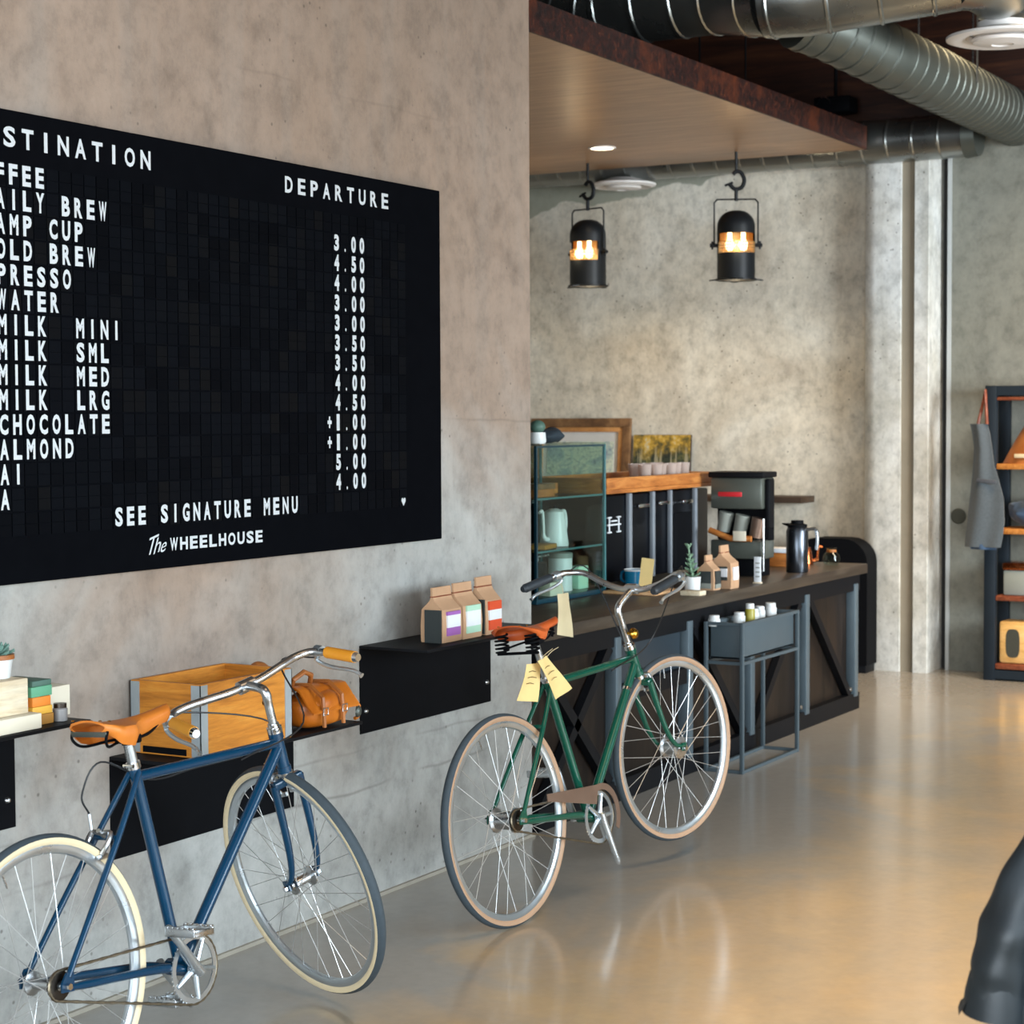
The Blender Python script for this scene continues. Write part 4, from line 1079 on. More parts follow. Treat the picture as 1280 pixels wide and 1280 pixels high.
B().box((7.33 - 6.6, .0, .42), (7.985 - 6.6, .05, .49)).build('cross_rail', 'steel_black', ct)
B().box((7.33 - 6.6, .035, .49), (7.985 - 6.6, .05, .66)).build('inset_panel', 'inset', ct)
for px_, pz in ((10.17, .12), (9.42, .12)):
    B().lathe([(0, .006), (.010, .005), (.011, 0)], (px_ - 6.6, .008, pz), (0, -1, 0), 12).build('bolt', 'screw', ct)
tp = B().rbox((6.56, -.03, .7525), (10.335, 1.0, .805), .004).build('countertop', 'counter', origin=(6.56, -.03, .7525))
tag(tp, 'long dark brown wood countertop on the steel framed counter', 'countertop')
ZT = .8058

# ------------------------------------------------------------------ planter stand in front of the counter
ps = thing('planter_stand', 'slate grey metal box on a thin frame stand before the counter', 'stand', (8.124, -.215, 0))
SW, SD, SH = .70, .195, .689
bx = B(); th_ = .006
bx.rbox((.022, .022, .52), (SW - .022, .022 + th_, SH - .003), .001).rbox((.022, SD - .022 - th_, .52), (SW - .022, SD - .022, SH - .003), .001)
bx.rbox((.022, .022, .52), (.022 + th_, SD - .022, SH - .003), .001).rbox((SW - .022 - th_, .022, .52), (SW - .022, SD - .022, SH - .003), .001)
bx.box((.022, .022, .52), (SW - .022, SD - .022, .528)); bx.box((.028, .028, .655), (SW - .028, SD - .028, .665))
bx.build('tray_box', 'stand_grey', ps)
for cx in (0, SW - .018):
    for cy in (0, SD - .018): B().rbox((cx, cy, 0), (cx + .018, cy + .018, SH), .002).build('leg', 'stand_grey', ps)
for z in (.0, .495, SH - .016):
    for cy in (.002, SD - .016): B().box((.018, cy, z + .001), (SW - .018, cy + .014, z + .015)).build('rail', 'stand_grey', ps)
    for cx in (.002, SW - .016): B().box((cx, .018, z + .001), (cx + .014, SD - .018, z + .015)).build('rail', 'stand_grey', ps)
def jar(name, label, loc, r, h, mats, cat, group=None):
    t = thing(name, label, cat, loc, group=group)
    B().lathe([(0, 0), (r, 0), (r * 1.02, h * .1), (r * 1.02, h * .62), (r * .8, h * .74), (0, h * .74)], n=20).build('body', mats[0], t)
    B().lathe([(r * .84, h * .70), (r * .86, h * .72), (r * .86, h * .97), (r * .78, h), (0, h)], n=20).build('lid', mats[1], t)
zb = .6655
grp = 'small jars in the grey planter box'
jar('condiment_jar', 'white jar at the near end of the grey planter box', (8.165, -.055, zb), .028, 0.050, ('ceramic', 'ceramic'), 'jar', grp)
jar('condiment_jar', 'white jar just left of the mustard yellow bottle in the planter box', (8.35, -.10, zb), .028, 0.050, ('ceramic', 'ceramic'), 'jar', grp)
jar('condiment_bottle', 'mustard yellow bottle with a white cap in the grey planter box', (8.42, -.125, zb), .023, 0.085, ('green_bottle', 'ceramic'), 'bottle', grp)
jar('condiment_jar', 'white jar just right of the mustard yellow bottle in the planter box', (8.50, -.11, zb), .026, 0.053, ('ceramic', 'ceramic'), 'jar', grp)
jar('condiment_jar', 'white jar second from the far end of the grey planter box', (8.60, -.10, zb), .026, 0.056, ('ceramic', 'lab_white'), 'jar', grp)
jar('condiment_jar', 'white jar at the far end of the grey planter box', (8.71, -.11, zb), .029, 0.063, ('ceramic', 'ceramic'), 'jar', grp)

# ------------------------------------------------------------------ glass display case and its contents
CX0, CX1, CY0, CY1 = 7.40, 8.07, .45, .80
dc = thing('display_case', 'glass display case with teal edges standing on the counter beside the wall end', 'display case', (CX0, CY0, ZT))
w_, d_, h_ = CX1 - CX0, CY1 - CY0, .70
B().rbox((0, 0, 0), (w_, d_, .022), .003).build('base', 'edge_dark', dc)
B().box((0, 0, h_ - .008), (w_, d_, h_)).build('top_pane', 'pane', dc, False)
fr_ = B()
for cx in (0, w_ - .012):
    for cy in (0, d_ - .012): B().box((cx, cy, .022), (cx + .012, cy + .012, h_ - .008)).build('corner_edge', 'glass_edge' if cx else 'edge_dark', dc)
for cy in (0, d_ - .010): B().box((.012, cy, h_ - .016), (w_ - .012, cy + .010, h_ - .008)).build('top_edge', 'edge_dark', dc)
for cy in (.003, d_ - .009): B().box((.012, cy, .022), (w_ - .012, cy + .006, h_ - .016)).build('glass_pane', 'pane', dc, False)
for cx in (.003, w_ - .009): B().box((cx, .012, .022), (cx + .006, d_ - .012, h_ - .016)).build('glass_pane', 'pane', dc, False)
for z in (.222, .455):
    sh_ = B().box((.014, .014, z), (w_ - .014, d_ - .014, z + .006)).build('glass_shelf', 'pane', dc, False)
    B().box((.014, .0115, z - .001), (w_ - .014, .0138, z + .008)).build('front_edge', 'glass_edge', sh_)
S1, S2, S0 = ZT + .4620, ZT + .2290, ZT + .0225
o = B().rbox((-.27, -.03, 0), (.27, .03, .05), .004).build('wooden_board', 'oak'); o.location = (7.74, .70, S1); tag(o, 'brown wooden board on the top shelf inside the display case', 'board')
t = thing('gift_box', 'brown gift box on the top shelf inside the display case, left end', 'box', (7.60, .56, S1))
B().rbox((-.08, -.05, 0), (.08, .05, .052), .003).build('box_base', 'brown_leather', t); B().rbox((-.083, -.053, .035), (.083, .053, .06), .003).build('box_lid', 'frame_brown', t)
def kettle(name, label, loc, r, h, m, rz=0):
    t = thing(name, label, 'kettle', loc, (0, 0, rz))
    B().lathe([(0, 0), (r, 0), (r * 1.02, .01), (r * .72, h * .9), (r * .7, h * .92), (r * .3, h), (0, h * 1.01)], n=28).build('body', m, t)
    B().sphere((0, 0, h * 1.05), r * .15, 12, 8).build('lid_knob', 'steel_soft', t)
    B().tube(smooth_path([(-r * .9, 0, h * .18), (-r * 1.5, 0, h * .25), (-r * 1.6, 0, h * .6), (-r * 1.75, 0, h * .95), (-r * 2.15, 0, h * .92)], 6), [.011] * 8 + [.007] * 17, 10).build('spout', m, t)
    B().tube(smooth_path([(r * .72, 0, h * .85), (r * 1.5, 0, h * .9), (r * 1.7, 0, h * .5), (r * 1.2, 0, h * .15)], 6), .009, 10).build('handle', m, t)
kettle('gooseneck_kettle', 'white gooseneck kettle on the middle shelf inside the display case', (7.84, .60, S2), .065, .17, 'ceramic')
o = B().rbox((-.09, -.05, 0), (.09, .05, .022), .006).build('snack_packet', 'amber_box'); o.location = (7.62, .55, S2); o.rotation_euler = (0, 0, .2); tag(o, 'amber packet lying beside the kettle inside the display case', 'packet')
t = thing('storage_canister', 'tall white canister on the bottom of the display case', 'canister', (7.86, .58, S0)); B().lathe([(0, 0), (.055, 0), (.055, .15), (0, .15)], n=28).build('body', 'ceramic', t); B().lathe([(.057, .15), (.057, .172), (.05, .176), (0, .176)], n=28).build('lid', 'lab_grey', t)
t = thing('hand_grinder', 'small black hand grinder on the bottom of the display case', 'grinder', (7.68, .60, S0)); B().lathe([(0, 0), (.038, 0), (.036, .08), (.042, .09), (.04, .14), (0, .145)], n=24).build('body', 'steel_soft', t); B().tube([(0, 0, .145), (0, 0, .165), (.07, -.02, .17)], .005, 8).build('crank_arm', 'alu', t)
o = B().rbox((-.05, -.035, 0), (.05, .035, .105), .003).build('filter_carton', 'lab_green'); o.location = (7.985, .56, S0); tag(o, 'pale green carton on the bottom of the display case, right side', 'carton')
o = B().rbox((-.06, -.03, 0), (.06, .03, .06), .003).build('filter_carton', 'box_cream'); o.location = (7.62, .50, S0); tag(o, 'low cream carton on the bottom of the display case, left side', 'carton')
t = thing('lidded_jar', 'small pale jar with a round dark lid on top of the display case', 'jar', (7.62, .565, ZT + .7005)); B().lathe([(0, 0), (.035, 0), (.04, .01), (.036, .05), (0, .05)], n=24).build('body', 'ceramic', t); B().sphere((0, 0, .075), .036, 18, 10, sc=(1, 1, .85)).build('lid', 'darkgreen_box', t)
t = thing('folded_cloth', 'dark blue cloth heaped on top of the glass display case', 'cloth', (7.79, .60, ZT + .7005)); blob(B(), .24, .14, .065, 5, .03, sq=1.6).build('cloth_folds', 'dark_cloth', t)

# ------------------------------------------------------------------ espresso machine with a wooden cup rail
MX0, MX1, MY0, MY1 = 8.16, 9.40, .50, .94
em = thing('espresso_machine', 'long black espresso machine with steel struts and a wooden top', 'espresso machine', (MX0, MY0, ZT))
mw, md = MX1 - MX0, MY1 - MY0
B().rbox((0, .02, .03), (mw, md, .445), .01).build('body', 'machine', em)
for q in range(4): B().lathe([(.02, 0), (.025, .0), (.02, .031), (0, .031)], (.08 + (mw - .16) * (q % 2), .07 + .3 * (q // 2), 0), n=16).build('foot', 'steel_soft', em)
wt = B().rbox((-.02, -.02, .455), (mw + .01, md, .475), .003).rbox((-.02, -.02, .475), (mw + .01, .012, .53), .004).rbox((-.02, md - .03, .475), (mw + .01, md, .53), .004).rbox((-.02, .012, .475), (.012, md - .03, .53), .003).rbox((mw - .02, .012, .475), (mw + .01, md - .03, .53), .003)
wt.build('cup_tray', 'oak', em)
for sx, wd in ((.27, .030), (.53, .026), (.735, .02), (1.04, .026)):
    st_ = B().rbox((sx - wd / 2, -.004, .03), (sx + wd / 2, .018, .45), .003).build('strut', 'strut', em)
for sx, sz in ((.405, .385), (.64, .39), (.92, .385)):
    B().rbox((sx - .06, -.012, sz - .009), (sx + .06, .018, sz + .009), .003).build('handle', 'chrome', em)
em_b = B()
for a, c in (((-.07, 0), (.07, 0)), ((-.05, -.03), (-.05, .03)), ((.05, -.03), (.05, .03)), ((-.07, .035), (-.03, .035)), ((.03, .035), (.07, .035)), ((-.07, -.035), (-.03, -.035)), ((.03, -.035), (.07, -.035)), ((-.03, .018), (.03, .018))):
    em_b.tube([(.125 + a[0], .016, .305 + a[1]), (.125 + c[0], .016, .305 + c[1])], .004, 6)
em_b.build('emblem', 'lab_white', em)
B().rbox((.78, .006, .05), (1.0, .019, .33), .004).build('side_panel', 'steel_soft', em)
gc = thing('glass_cup', 'clear glass cup at the left of the row on the wooden cup tray', 'cup', (8.80, .60, ZT + .4755), group='glass cups on the wooden tray')
B().lathe([(0, 0), (.026, 0), (.036, .105), (.033, .105), (.024, .006), (0, .006)], n=20).build('cup_wall', 'cup', gc)
B().lathe([(.0265, 0), (.0275, .012), (.0245, .012), (.0245, .006), (0, .006), (0, 0)], n=20).build('cup_base', 'ceramic', gc)
for i, (x, y, lb) in enumerate(((8.89, .58, 'clear glass cup second in the front row on the wooden cup tray'), (8.98, .60, 'clear glass cup third in the front row on the wooden cup tray'), (9.07, .585, 'clear glass cup fourth in the front row on the wooden cup tray'),
        (9.16, .60, 'clear glass cup fifth in the front row on the wooden cup tray'), (9.26, .60, 'clear glass cup at the right end of the front row on the wooden cup tray'), (8.93, .72, 'clear glass cup at the left of the rear row on the cup tray'), (9.05, .71, 'clear glass cup in the middle of the rear row on the cup tray'), (9.19, .72, 'clear glass cup at the right of the rear row on the cup tray'))):
    dup(gc, (x, y, ZT + .4755), label=lb)
o = B().rbox((-.13, -.05, 0), (.13, .05, .018), .004).build('tea_towel', 'kraft'); o.location = (9.22, .83, ZT + .4755); tag(o, 'folded pinkish tea towel behind the glass cups on the wooden tray', 'towel')

og = thing('coffee_machine', 'olive grey coffee machine with red badge and a wooden bar, right of the black machine', 'coffee machine', (9.2, .135, ZT))
gd, gw = .17, .285
B().rbox((.0, .0, .345), (gd, gw, .505), .010).build('hood', 'olive', og)
B().rbox((-.012, -.012, .505), (gd + .01, gw + .01, .535), .008).build('top_tray', 'steel_black', og)
B().rbox((.09, .0, .18), (gd, gw, .345), .004).build('back_body', 'steel_soft', og)
B().rbox((.0, .0, .09), (gd, gw, .185), .008).build('drip_base', 'olive', og)
B().rbox((.03, .02, 0), (gd - .01, gw - .02, .09), .005).build('pedestal', 'steel_soft', og)
B().rbox((.03, -.03, .25), (.10, -.002, .50), .008).build('side_cheek', 'steel_black', og)
B().rbox((-.006, .11, .408), (.001, .24, .432), .002).build('badge', 'red', og)
for k in range(3):
    b = B().lathe([(0, 0), (.034, 0), (.040, .10), (0, .10)], (0, 0, 0), n=20); b.xf(Matrix.Translation((.05, .055 + .09 * k, .20 + .014 * k)) @ Matrix.Rotation(.22, 4, 'X')); b.build('cup_holder', 'lab_grey' if k else 'brown_steel', og)
B().tube([(-.02, .28, .235), (-.03, .16, .195), (-.02, .05, .195)], .016, 12).build('wooden_bar', 'oak', og)
B().rbox((-.045, .07, .185), (-.04, .14, .235), .001).build('price_card', 'box_cream', og)
B().tube([(-.005, -.012, .03), (-.005, -.012, .30)], .006, 8).build('steam_pipe', 'chrome', og)

# ------------------------------------------------------------------ small things on the countertop
t = thing('serving_board', 'thin light wood board under the blue mug on the counter', 'board', (8.14, .34, ZT)); B().rbox((-.13, -.17, 0), (.16, .1, .014), .005).build('board_body', 'tray', t)
zt2 = ZT + .0146
t = thing('enamel_mug', 'blue enamel mug with white rim on the counter', 'mug', (8.235, .378, zt2))
B().lathe([(0, 0), (.045, 0), (.05, .006), (.054, .082), (.051, .082), (.047, .008), (0, .008)], n=32).build('mug_wall', 'mug_blue', t)
B().lathe([(.0545, .079), (.056, .083), (.054, .087), (.051, .084)], n=32).build('rim', 'ceramic', t)
B().tube(smooth_path([(.02, .05, .07), (.03, .085, .068), (.03, .088, .03), (.02, .05, .02)], 5), .006, 8).build('handle', 'mug_blue', t)
t = thing('wooden_coaster', 'round orange wood coaster beside the blue mug', 'coaster', (8.12, .395, zt2)); B().lathe([(0, 0), (.04, 0), (.042, .006), (.04, .013), (0, .014)], n=28).build('disc', 'oak', t)
t = thing('price_card', 'tall kraft paper card standing beside the blue mug', 'card', (8.17, .30, zt2), (0, 0, .2)); B().box((-.002, -.03, 0), (.002, .03, .145), rot=Matrix.Rotation(.12, 3, 'X'), piv=(0, 0, 0)).build('card', 'tag', t); B().rbox((-.015, -.03, 0), (.015, .03, .008), .002).build('foot', 'pale_wood', t)
t = thing('potted_succulent', 'tall pale green succulent in a white pot on the counter', 'potted plant', (8.30, .115, ZT))
B().lathe([(0, 0), (.035, 0), (.040, .07), (.036, .07), (.034, .062), (0, .062)], n=28).build('pot', 'ceramic', t)
B().lathe([(0, .063), (.033, .063)], n=20).build('soil', 'soil', t)
b = B()
for k in range(5): rosette(b, (.002 * k, .004 * k, .068 + .022 * k), .046 - .005 * k, 6, .35 + .12 * k)
rosette(b, (.0, .02, .20), .03, 5, .9)
b.build('leaves', 'plant', t); B().tube([(0, 0, .06), (.004, .01, .13), (0, .02, .21)], .004, 8).build('stem', 'plant', t)
o = B().rbox((-.035, -.05, 0), (.035, .05, .022), .003).build('wooden_sign', 'pale_wood'); o.location = (8.13, .035, ZT); tag(o, 'small pale wood block at the front edge of the counter', 'wooden block')
gB = 'kraft coffee bags on the counter'
paper_bag('coffee_bag', 'kraft coffee bag with black label next to the succulent on the counter', (8.42, .085, ZT), .08, .085, .165, [('f', -.34, .4, .06, .55, [(0, .25, 'lab_grey'), (.25, 1, 'lab_black')]), ('s', -.35, .35, .06, .55, [(0, .3, 'lab_grey'), (.3, 1, 'lab_black')])], 0, gB)
paper_bag('coffee_bag', 'large kraft coffee bag with white label on the counter', (8.545, .06, ZT), .10, .11, .205, [('f', -.3, .3, .2, .5, [(0, 1, 'lab_white')]), ('s', -.35, .35, .20, .52, [(0, .25, 'lab_black'), (.25, .85, 'lab_white'), (.85, 1, 'lab_black')])], 0, gB)
t = thing('card_stand', 'narrow white printed card standing at the front of the counter', 'card', (8.86, .02, ZT))
cs = B().rbox((0, -.018, 0), (.006, .018, .13), .001); 
for k in range(4): cs.box((-.001, -.012, .03 + .022 * k), (.0, .008 + .002 * (k % 2), .036 + .022 * k), 1)
cs.build('card', ['lab_white', 'lab_grey'], t); B().rbox((-.012, -.02, 0), (.018, .02, .006), .001).build('foot', 'pale_wood', t)
t = thing('thermal_carafe', 'tall dark steel thermal carafe with a curved handle on the counter', 'carafe', (9.60, .10, ZT))
B().lathe([(0, 0), (.056, 0), (.058, .006), (.058, .215), (.05, .235), (0, .235)], n=32).build('body', 'thermos', t)
B().lathe([(.051, .234), (.052, .25), (.034, .255), (.032, .272), (0, .274)], n=28).build('lid', 'steel_soft', t)
B().tube(smooth_path([(.0, -.05, .225), (.0, -.10, .228), (.0, -.112, .18), (.0, -.108, .12)], 6), .009, 10).build('handle', 'alu', t)
B().prism([(-.0, .045, .235), (-.014, .04, .25), (.0, .085, .25), (.014, .04, .25)], (0, 0, .006)).build('spout', 'steel_soft', t)
t = thing('wooden_box', 'brown wooden box with a white lid behind the carafe on the counter', 'box', (9.95, .345, ZT)); B().rbox((-.06, -.07, 0), (.06, .07, .075), .004).build('box_body', 'oak', t); B().rbox((-.062, -.072, .075), (.062, .072, .10), .004).build('lid', 'lab_white', t)
kettle('copper_kettle', 'small copper kettle at the far end of the counter', (10.13, .26, ZT), .045, .10, 'copper', 2.2)
t = thing('glass_server', 'round clear glass coffee server beside the copper kettle', 'glass server', (10.14, .11, ZT)); B().lathe([(0, 0), (.035, .0), (.05, .025), (.045, .055), (.025, .075), (.03, .095), (.027, .095), (.022, .075), (.04, .055), (.045, .027), (.03, .006), (0, .006)], n=28).build('glass_wall', 'clear', t); B().lathe([(.026, .07), (.0275, .078), (.0265, .085), (.023, .08)], n=24).build('collar', 'oak', t)
t = thing('round_topped_cabinet', 'black round-topped cabinet standing against the back wall past the counter end', 'cabinet', (11.7, .45, 0))
poly = [(0, 0, 0), (0, 0, .70)] + [(0, .16 - .16 * math.cos(R(a)), .70 + .15 * math.sin(R(a))) for a in range(15, 91, 15)] + [(0, .34 + .16 * math.sin(R(a)), .70 + .15 * math.cos(R(a))) for a in range(0, 91, 15)] + [(0, .5, 0)]
B().prism([(p[0], p[1], max(p[2], .05)) for p in poly], (.19, 0, 0)).build('shell', 'steel_soft', t, ang=30)
B().rbox((.01, .01, 0), (.18, .49, .05), .005).build('plinth', 'steel_black', t); B().tube([(-.012, .2, .62), (-.012, .36, .62)], .008, 8).build('handle', 'alu', t)

# ------------------------------------------------------------------ back wall: shelf, framed map, painting
t = thing('floating_shelf', 'dark wood floating shelf on the back wall behind the coffee machines', 'shelf', (11.86, .95, 1.06)); B().rbox((0, 0, 0), (.239, 2.3, .042), .004).build('shelf_board', 'dark_wood', t)
t = thing('framed_map', 'framed old map in a wide brown wooden frame leaning at the back wall', 'picture', (12.0, 2.265, 1.1032), (0, R(5), 0))
fw2, fh = .78, .515
def frame_ring(b, y0, y1, z0, z1, w1, x0, x1, mi=0):
    b.rbox((x0, y0, z0), (x1, y1, z0 + w1), .004, mi).rbox((x0, y0, z1 - w1), (x1, y1, z1), .004, mi).rbox((x0, y0, z0 + w1), (x1, y0 + w1, z1 - w1), .004, mi).rbox((x0, y1 - w1, z0 + w1), (x1, y1, z1 - w1), .004, mi)
b = B(); frame_ring(b, 0, fw2, 0, fh, .06, -.012, .022); b.build('frame', 'frame_brown', t)
b = B(); frame_ring(b, .06, fw2 - .06, .06, fh - .06, .035, -.002, .02); b.build('inner_frame', 'frame_inner', t)
b = B().box((.012, .09, .09), (.018, fw2 - .09, fh - .09)); b.build('mat_board', 'mat_white', t)
B().box((.009, .13, .12), (.012, fw2 - .13, fh - .16)).build('map_sheet', 'map', t)
t = thing('tree_painting', 'unframed painting of yellow autumn trees leaning at the back wall', 'painting', (12.02, 1.815, 1.1032), (0, R(4), 0))
B().rbox((-.002, 0, 0), (.018, .43, .40), .002).build('stretcher', 'soil', t)
pb = B().box((-.004, .002, .002), (-.0015, .428, .398)); pb.build('canvas', 'painting', t)

# ------------------------------------------------------------------ pendant lamps
def pendant(label, loc, turn):
    t = thing('pendant_lamp', label, 'pendant lamp', loc, (0, 0, turn), 'black cylinder pendant lamps')
    H = .43; r = .118
    b = B()
    def wallpart(z0, z1, a0, a1, n): b.lathe([(r, z0), (r, z1), (r - .004, z1), (r - .004, z0)], n=n, a0=a0, a1=a1, closed_prof=True)
    wallpart(0, .165, 0, 2 * math.pi, 40)
    wallpart(.165, .285, R(-105), R(105), 30)     # the side turned away from the room; the open side carries the mesh screen
    prof = [(r, .285)] + [(.02 + (r - .02) * math.cos(R(q)), .33 + (H - .33) * math.sin(R(q))) for q in range(0, 91, 10)] + [(0, H)]
    b.lathe(prof, n=40)
    b.build('housing', 'lamp_black', t)
    B().lathe([(r - .012, .02), (r - .012, .31), (.05, .37), (0, .38)], n=32, a0=R(-105), a1=R(105)).build('reflector', 'lamp_gold', t)
    m = B()
    for z in (.168, .188, .208, .228):
        m.tube([((r - .002) * math.cos(R(a)), (r - .002) * math.sin(R(a)), z + .006 * ((k % 2))) for k, a in enumerate(range(106, 255, 6))], .0028, 5)
    for k, a in enumerate(range(108, 254, 8)):
        m.tube([((r - .002) * math.cos(R(a)), (r - .002) * math.sin(R(a)), .165), ((r - .002) * math.cos(R(a + 4)), (r - .002) * math.sin(R(a + 4)), .235)], .0024, 5)
    m.build('mesh_screen', 'lamp_gold', t)
    for s in (-1, 1):
        bb_ = B().sphere((-.035, s * .042, .215), .030, 16, 10, sc=(1, 1, 1.25)); bb_.tube([(-.035, s * .042, .25), (-.035, s * .042, .29)], .014, 12); bb_.build('bulb', 'bulb', t)
    b = B()
    for k in range(4):
        a = R(90 * k + 0); d = Vector((math.cos(a), math.sin(a), 0)); s_ = Vector((-d.y, d.x, 0))
        b.prism([d * (r - .002) - s_ * .04, d * (r + .05) - s_ * .015 + Vector((0, 0, -.006)), d * (r + .05) + s_ * .015 + Vector((0, 0, -.006)), d * (r - .002) + s_ * .04], (0, 0, .006))
    b.lathe([(r, 0), (r + .012, -.004), (r + .012, .006), (r, .008)], n=36); b.build('rim_flange', 'lamp_black', t)
    yk = [(0, s * (r + .018), z) for s, z in ((-1, .215), (-1, .48))] + [(0, -(r + .0), .50), (0, (r + .0), .50), (0, r + .018, .48), (0, r + .018, .215)]
    B().tube(yk, .0055, 8).build('yoke', 'lamp_black', t)
    for s in (-1, 1):
        k_ = B().tube([(0, s * (r - .002), .215), (0, s * (r + .045), .215)], .012, 10); k_.tube([(0, s * (r + .03), .19), (0, s * (r + .03), .24)], .007, 8); k_.build('knob', 'lamp_black', t)
    hk = B().tube([(0, 0, .49), (0, 0, .56)], .012, 10)
    hk.tube(smooth_path([(0, .045, .60), (0, .01, .565), (0, -.035, .575), (0, -.05, .62), (0, -.03, .665), (0, .0, .672), (0, .02, .655)], 5), .013, 10)
    hk.tube([(0, .07, .585), (0, .02, .605)], .008, 8); hk.build('hook_clamp', 'lamp_black', t)
    B().tube([(0, 0, .665), (0, 0, 3.2695 - loc[2])], .009, 10).build('drop_rod', 'lamp_black', t)
    lamp_light('pendant_glow', (-.05, 0, .05), 7, (1, .80, .52), .05, t)
    lamp_light('pendant_window_glow', (-.145, 0, .2), 1.2, (1, .80, .52), .03, t)
pendant('black cylinder pendant lamp nearer the menu board wall', (11.3, 2.21, 2.475), R(-14))
pendant('black cylinder pendant lamp over the coffee machines, nearer the right', (11.3, 1.17, 2.476), R(27))

# ------------------------------------------------------------------ rack on the right with its things
rk = thing('metal_rack', 'tall dark metal rack with wooden shelves at the right edge', 'rack', (11.76, -1.20, 0))
RW, RD, RH = .925, .35, 1.805
for cx in (0, RD - .05):
    for cy in (0, RW - .07): B().rbox((cx, cy, 0), (cx + .05, cy + .07, RH), .004).build('post', 'rack', rk)
for cx in (0, RD - .05):
    B().box((cx + .002, .07, .012), (cx + .048, RW - .07, .065)).build('bottom_rail', 'rack', rk); B().box((cx + .002, .07, RH - .06), (cx + .048, RW - .07, RH - .002)).build('top_rail', 'rack', rk)
for cy in (.004, RW - .066): B().box((.05, cy, .012), (RD - .05, cy + .06, .06)).box((.05, cy, RH - .06), (RD - .05, cy + .06, RH - .002)).build('side_rail', 'rack', rk)
for z0, z1, m in ((1.715, 1.735, 'redwood'), (1.295, 1.328, 'rack_wood'), (.900, .932, 'rack_wood'), (.492, .522, 'redwood'), (.072, .104, 'redwood')):
    B().rbox((.006, .072, z0), (RD - .004, RW - .072, z1), .003).build('shelf', m, rk)
xx = 11.9
t = thing('leather_tent_bag', 'brown leather bag with a pointed top on the highest rack shelf', 'bag', (xx, -.53, 1.3285))
b = B(); rings = []
for i in range(9):
    q = i / 8; wd = .17 * (1 - q) ** .8 + .012; dp = .07 * (1 - q) + .012
    rings.append([(dp * math.cos(a) * (1 + .03 * math.sin(5 * a + i)), wd * math.sin(a) - .02 * q, .30 * q) for a in [2 * math.pi * k / 20 for k in range(20)]])
b.loft(rings).build('bag_body', 'brown_leather', t); B().rbox((-.085, -.05, .035), (-.06, .09, .06), .004).build('pale_band', 'tag_pale', t); B().tube(smooth_path([(0, -.03, .29), (0, -.06, .35), (0, -.01, .36), (0, 0, .29)], 5), .008, 8).build('loop', 'brown_leather', t)
t = thing('folded_jeans', 'folded blue denim heaped on the second rack shelf', 'clothing', (xx, -.60, .9326)); blob(B(), .24, .42, .20, 4, .05, sq=2.0).build('denim_folds', 'denim', t)
t = thing('lidded_canister', 'grey canister with a copper lid on the third rack shelf', 'canister', (xx, -.50, .5226)); B().rbox((-.09, -.11, 0), (.09, .12, .155), .012).build('body', 'lab_grey', t); B().rbox((-.1, -.12, .155), (.1, .125, .20), .012).build('lid', 'copper', t)
t = thing('table_radio', 'light wood radio with a dark oval grille on the lowest rack shelf', 'radio', (11.80, -.53, .1046)); B().rbox((0, -.15, 0), (.16, .17, .26), .018).build('cabinet', 'radio_wood', t)
gp = []
for a in range(0, 360, 15): gp.append((-.0015, .085 + (.04 if math.cos(R(a)) == 0 else .043 * math.copysign(abs(math.cos(R(a))) ** .6, math.cos(R(a)))), .125 + .088 * math.copysign(abs(math.sin(R(a))) ** .6, math.sin(R(a)))))
B().prism(gp, (.006, 0, 0)).build('grille', 'grille', t)
B().lathe([(0, .014), (.02, .012), (.022, 0)], (0, -.06, .12), (-1, 0, 0), 20).build('dial', 'brass', t)
ap = thing('hanging_apron', 'grey denim apron hanging from the left side of the metal rack', 'apron', (11.725, -.285, .82))
def cloth(b, rows, th=.006, fold=.012, xo=0):
    # rows: (z, y_left, y_right); hanging cloth facing -x
    n = 16; front = []; back = []
    for i, (z, yl, yr) in enumerate(rows):
        fr_, bk = [], []
        for k in range(n + 1):
            q = k / n; y = yl + (yr - yl) * q; x = xo + fold * math.sin(q * 9 + i * .35) * (.4 + .6 * i / len(rows)) - .02 * math.sin(math.pi * q)
            fr_.append((x, y, z)); bk.append((x + th, y, z))
        front.append(fr_); back.append(bk)
    rings = [f + bk[::-1] for f, bk in zip(front, back)]
    return b.loft(rings)
o0 = -.285
rws = [(.752, -.193, -.30), (.70, -.205, -.315), (.605, -.218, -.33), (.50, -.212, -.345), (.42, -.205, -.372), (.30, -.192, -.405), (.16, -.178, -.412), (.06, -.168, -.40), (0, -.163, -.388)]
def sub(z, yl, yr): return (z, yl - o0, yr - o0)
cloth(B(), [sub(*r_) for r_ in rws]).build('apron_body', 'apron', ap)
cloth(B(), [sub(.10, -.172, -.30), sub(.05, -.17, -.33), sub(-.015, -.20, -.36)], xo=.012).build('lower_flap', 'denim', ap)
B().rbox((-.035, -.365 - o0, .392), (-.022, -.245 - o0, .415), .003, rot=Matrix.Rotation(.1, 3, 'X')).build('pocket_edge', 'apron_strap', ap)
B().tube([(-.005, -.30 - o0, .75), (.008, -.289 - o0, .86), (.02, -.283 - o0, .955), (.03, -.26 - o0, .86), (.012, -.24 - o0, .75)], .010, 8).build('neck_strap', 'redwood', ap)
t = thing('wall_cover_plate', 'dark oval cover plate on the grey concrete wall left of the rack', 'cover plate', (12.1295, -.005, .985)); B().lathe([(0, .010), (.042, .009), (.05, 0)], (0, 0, 0), (-1, 0, 0), 24).build('plate', 'grille', t)

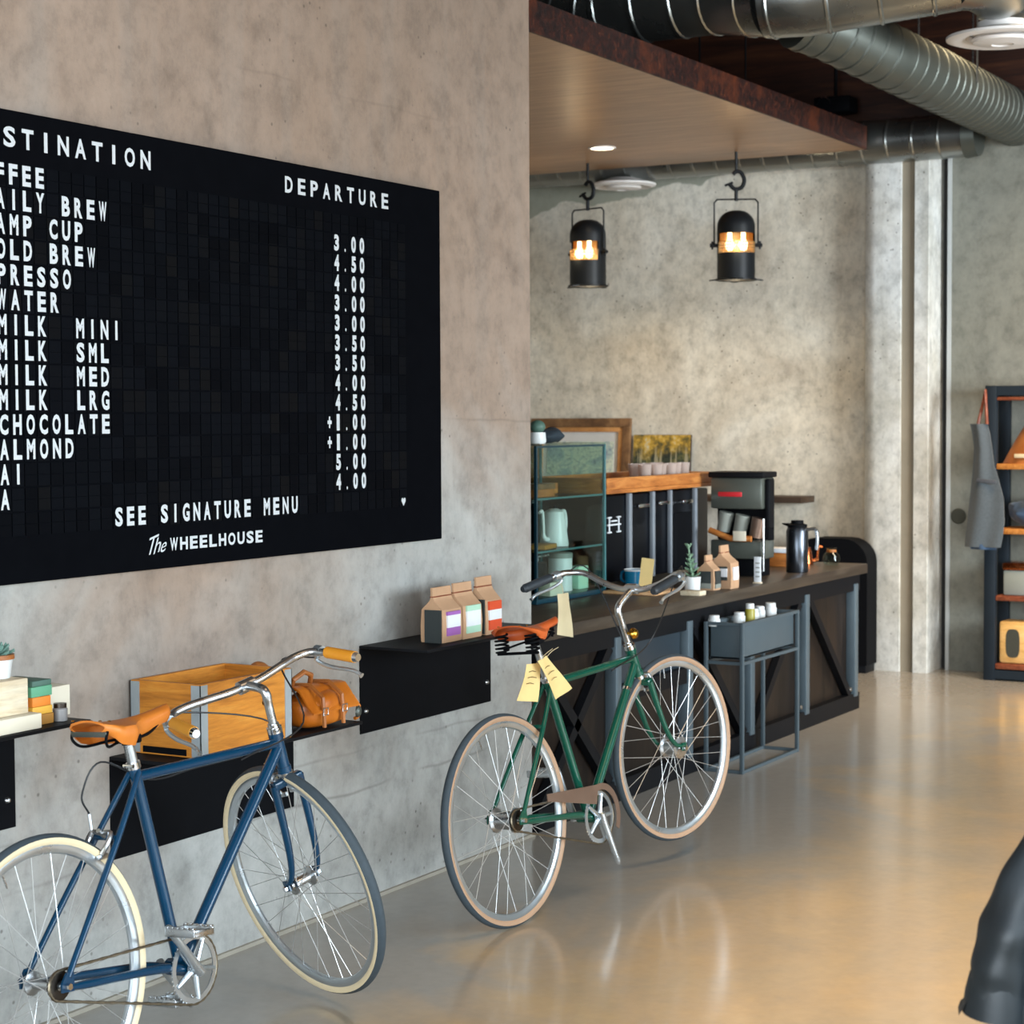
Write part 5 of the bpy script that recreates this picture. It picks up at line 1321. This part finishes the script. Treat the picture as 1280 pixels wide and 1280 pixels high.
# ------------------------------------------------------------------ chair with a black leather jacket at the right edge
ch = thing('wooden_chair', 'dark wooden chair under the black leather jacket at the right edge', 'chair', (3.42, -3.02, 0))
for cx in (-.21, .17):
    for cy in (-.15, .13): B().rbox((cx, cy, 0), (cx + .03, cy + .03, .44 if cx > 0 else .90), .004).build('leg', 'frame_brown', ch)
B().rbox((-.2, -.2, .44), (.21, .21, .465), .01).build('seat', 'frame_brown', ch)
B().rbox((-.205, -.12, .76), (-.185, .13, .88), .006).build('backrest', 'frame_brown', ch)
jk = thing('leather_jacket', 'black leather jacket hanging over a chair back at the lower right edge', 'jacket', (3.2, -3.0, .30))
def jring(z, wy, wx, inset):
    ring = []
    for k in range(64):
        a = 2 * math.pi * k / 64; d = Vector((math.cos(a), math.sin(a), 0))
        f = noise.noise(Vector((d.x * 2.2, d.y * 2.2, z * 5))) * .16 + abs(noise.noise(Vector((d.x * 5 + 4, d.y * 5, z * 9)))) * .16
        kx = 1 + f; ky = 1 + .25 * f
        ring.append((math.copysign(abs(math.cos(a)) ** .75, math.cos(a)) * (wx * kx - inset), math.copysign(abs(math.sin(a)) ** .8, math.sin(a)) * (wy * ky - inset), z + (.012 * math.sin(4 * a) if z < .05 else 0)))
    return ring
prof = [(0, .235, .10), (.06, .242, .105), (.12, .248, .105), (.18, .25, .10), (.24, .252, .10), (.30, .254, .10), (.355, .256, .10), (.42, .25, .095), (.47, .238, .09), (.52, .224, .085), (.56, .21, .08), (.60, .195, .075), (.65, .165, .068), (.70, .11, .06), (.725, .07, .05)]
b = B(); b.loft([jring(z, wy, wx, 0) for z, wy, wx in prof] + [jring(z, wy, wx, .012) for z, wy, wx in reversed(prof[:-1])], caps=False)
b.build('jacket_body', 'black_leather', jk, ang=60)
B().loft([[(.052 * math.cos(a), .075 * math.sin(a) * (1 + .1 * q), .70 + .05 * q + .02 * math.cos(a)) for a in [2 * math.pi * k / 24 for k in range(24)]] for q in (0, .5, 1)] + [[(.044 * math.cos(a), .066 * math.sin(a), .745 + .02 * math.cos(a)) for a in [2 * math.pi * k / 24 for k in range(24)]], [(.044 * math.cos(a), .06 * math.sin(a), .705) for a in [2 * math.pi * k / 24 for k in range(24)]]], caps=False).build('collar', 'black_leather', jk)
for sgn in (1, -1):
    pts = [(-.02, sgn * .15, .66), (-.045, sgn * .19, .58), (-.055, sgn * .212, .50), (-.06, sgn * .226, .43), (-.062, sgn * .234, .37)]
    sp_ = smooth_path(pts, 7); b = B(); rings = []
    for i, p in enumerate(sp_):
        r_ = .028 + .022 * min(1, i / 16) + .0012 * math.sin(i * .9)
        rings.append([(p.x + r_ * 1.1 * math.cos(a) * (1 + .07 * math.sin(3 * a + i * .25)), p.y + r_ * math.sin(a) * (1 + .04 * math.sin(4 * a - i * .3)), p.z + .012 * math.sin(a)) for a in [2 * math.pi * k / 26 for k in range(26)]])
    b.loft(rings); sl = b.build('sleeve', 'black_leather', jk, ang=60)
    b = B(); b.tube([(-.062, sgn * .233, .40), (-.0625, sgn * .236, .37), (-.063, sgn * .239, .335)], [.050, .0545, .056], 22); b.build('cuff', 'black_leather', sl)
    B().prism([(-.10, sgn * .275, .37), (-.05, sgn * .29, .36), (-.045, sgn * .305, .345), (-.09, sgn * .29, .345)], (0, sgn * .004, -.012)).build('cuff_strap', 'black_leather', sl)
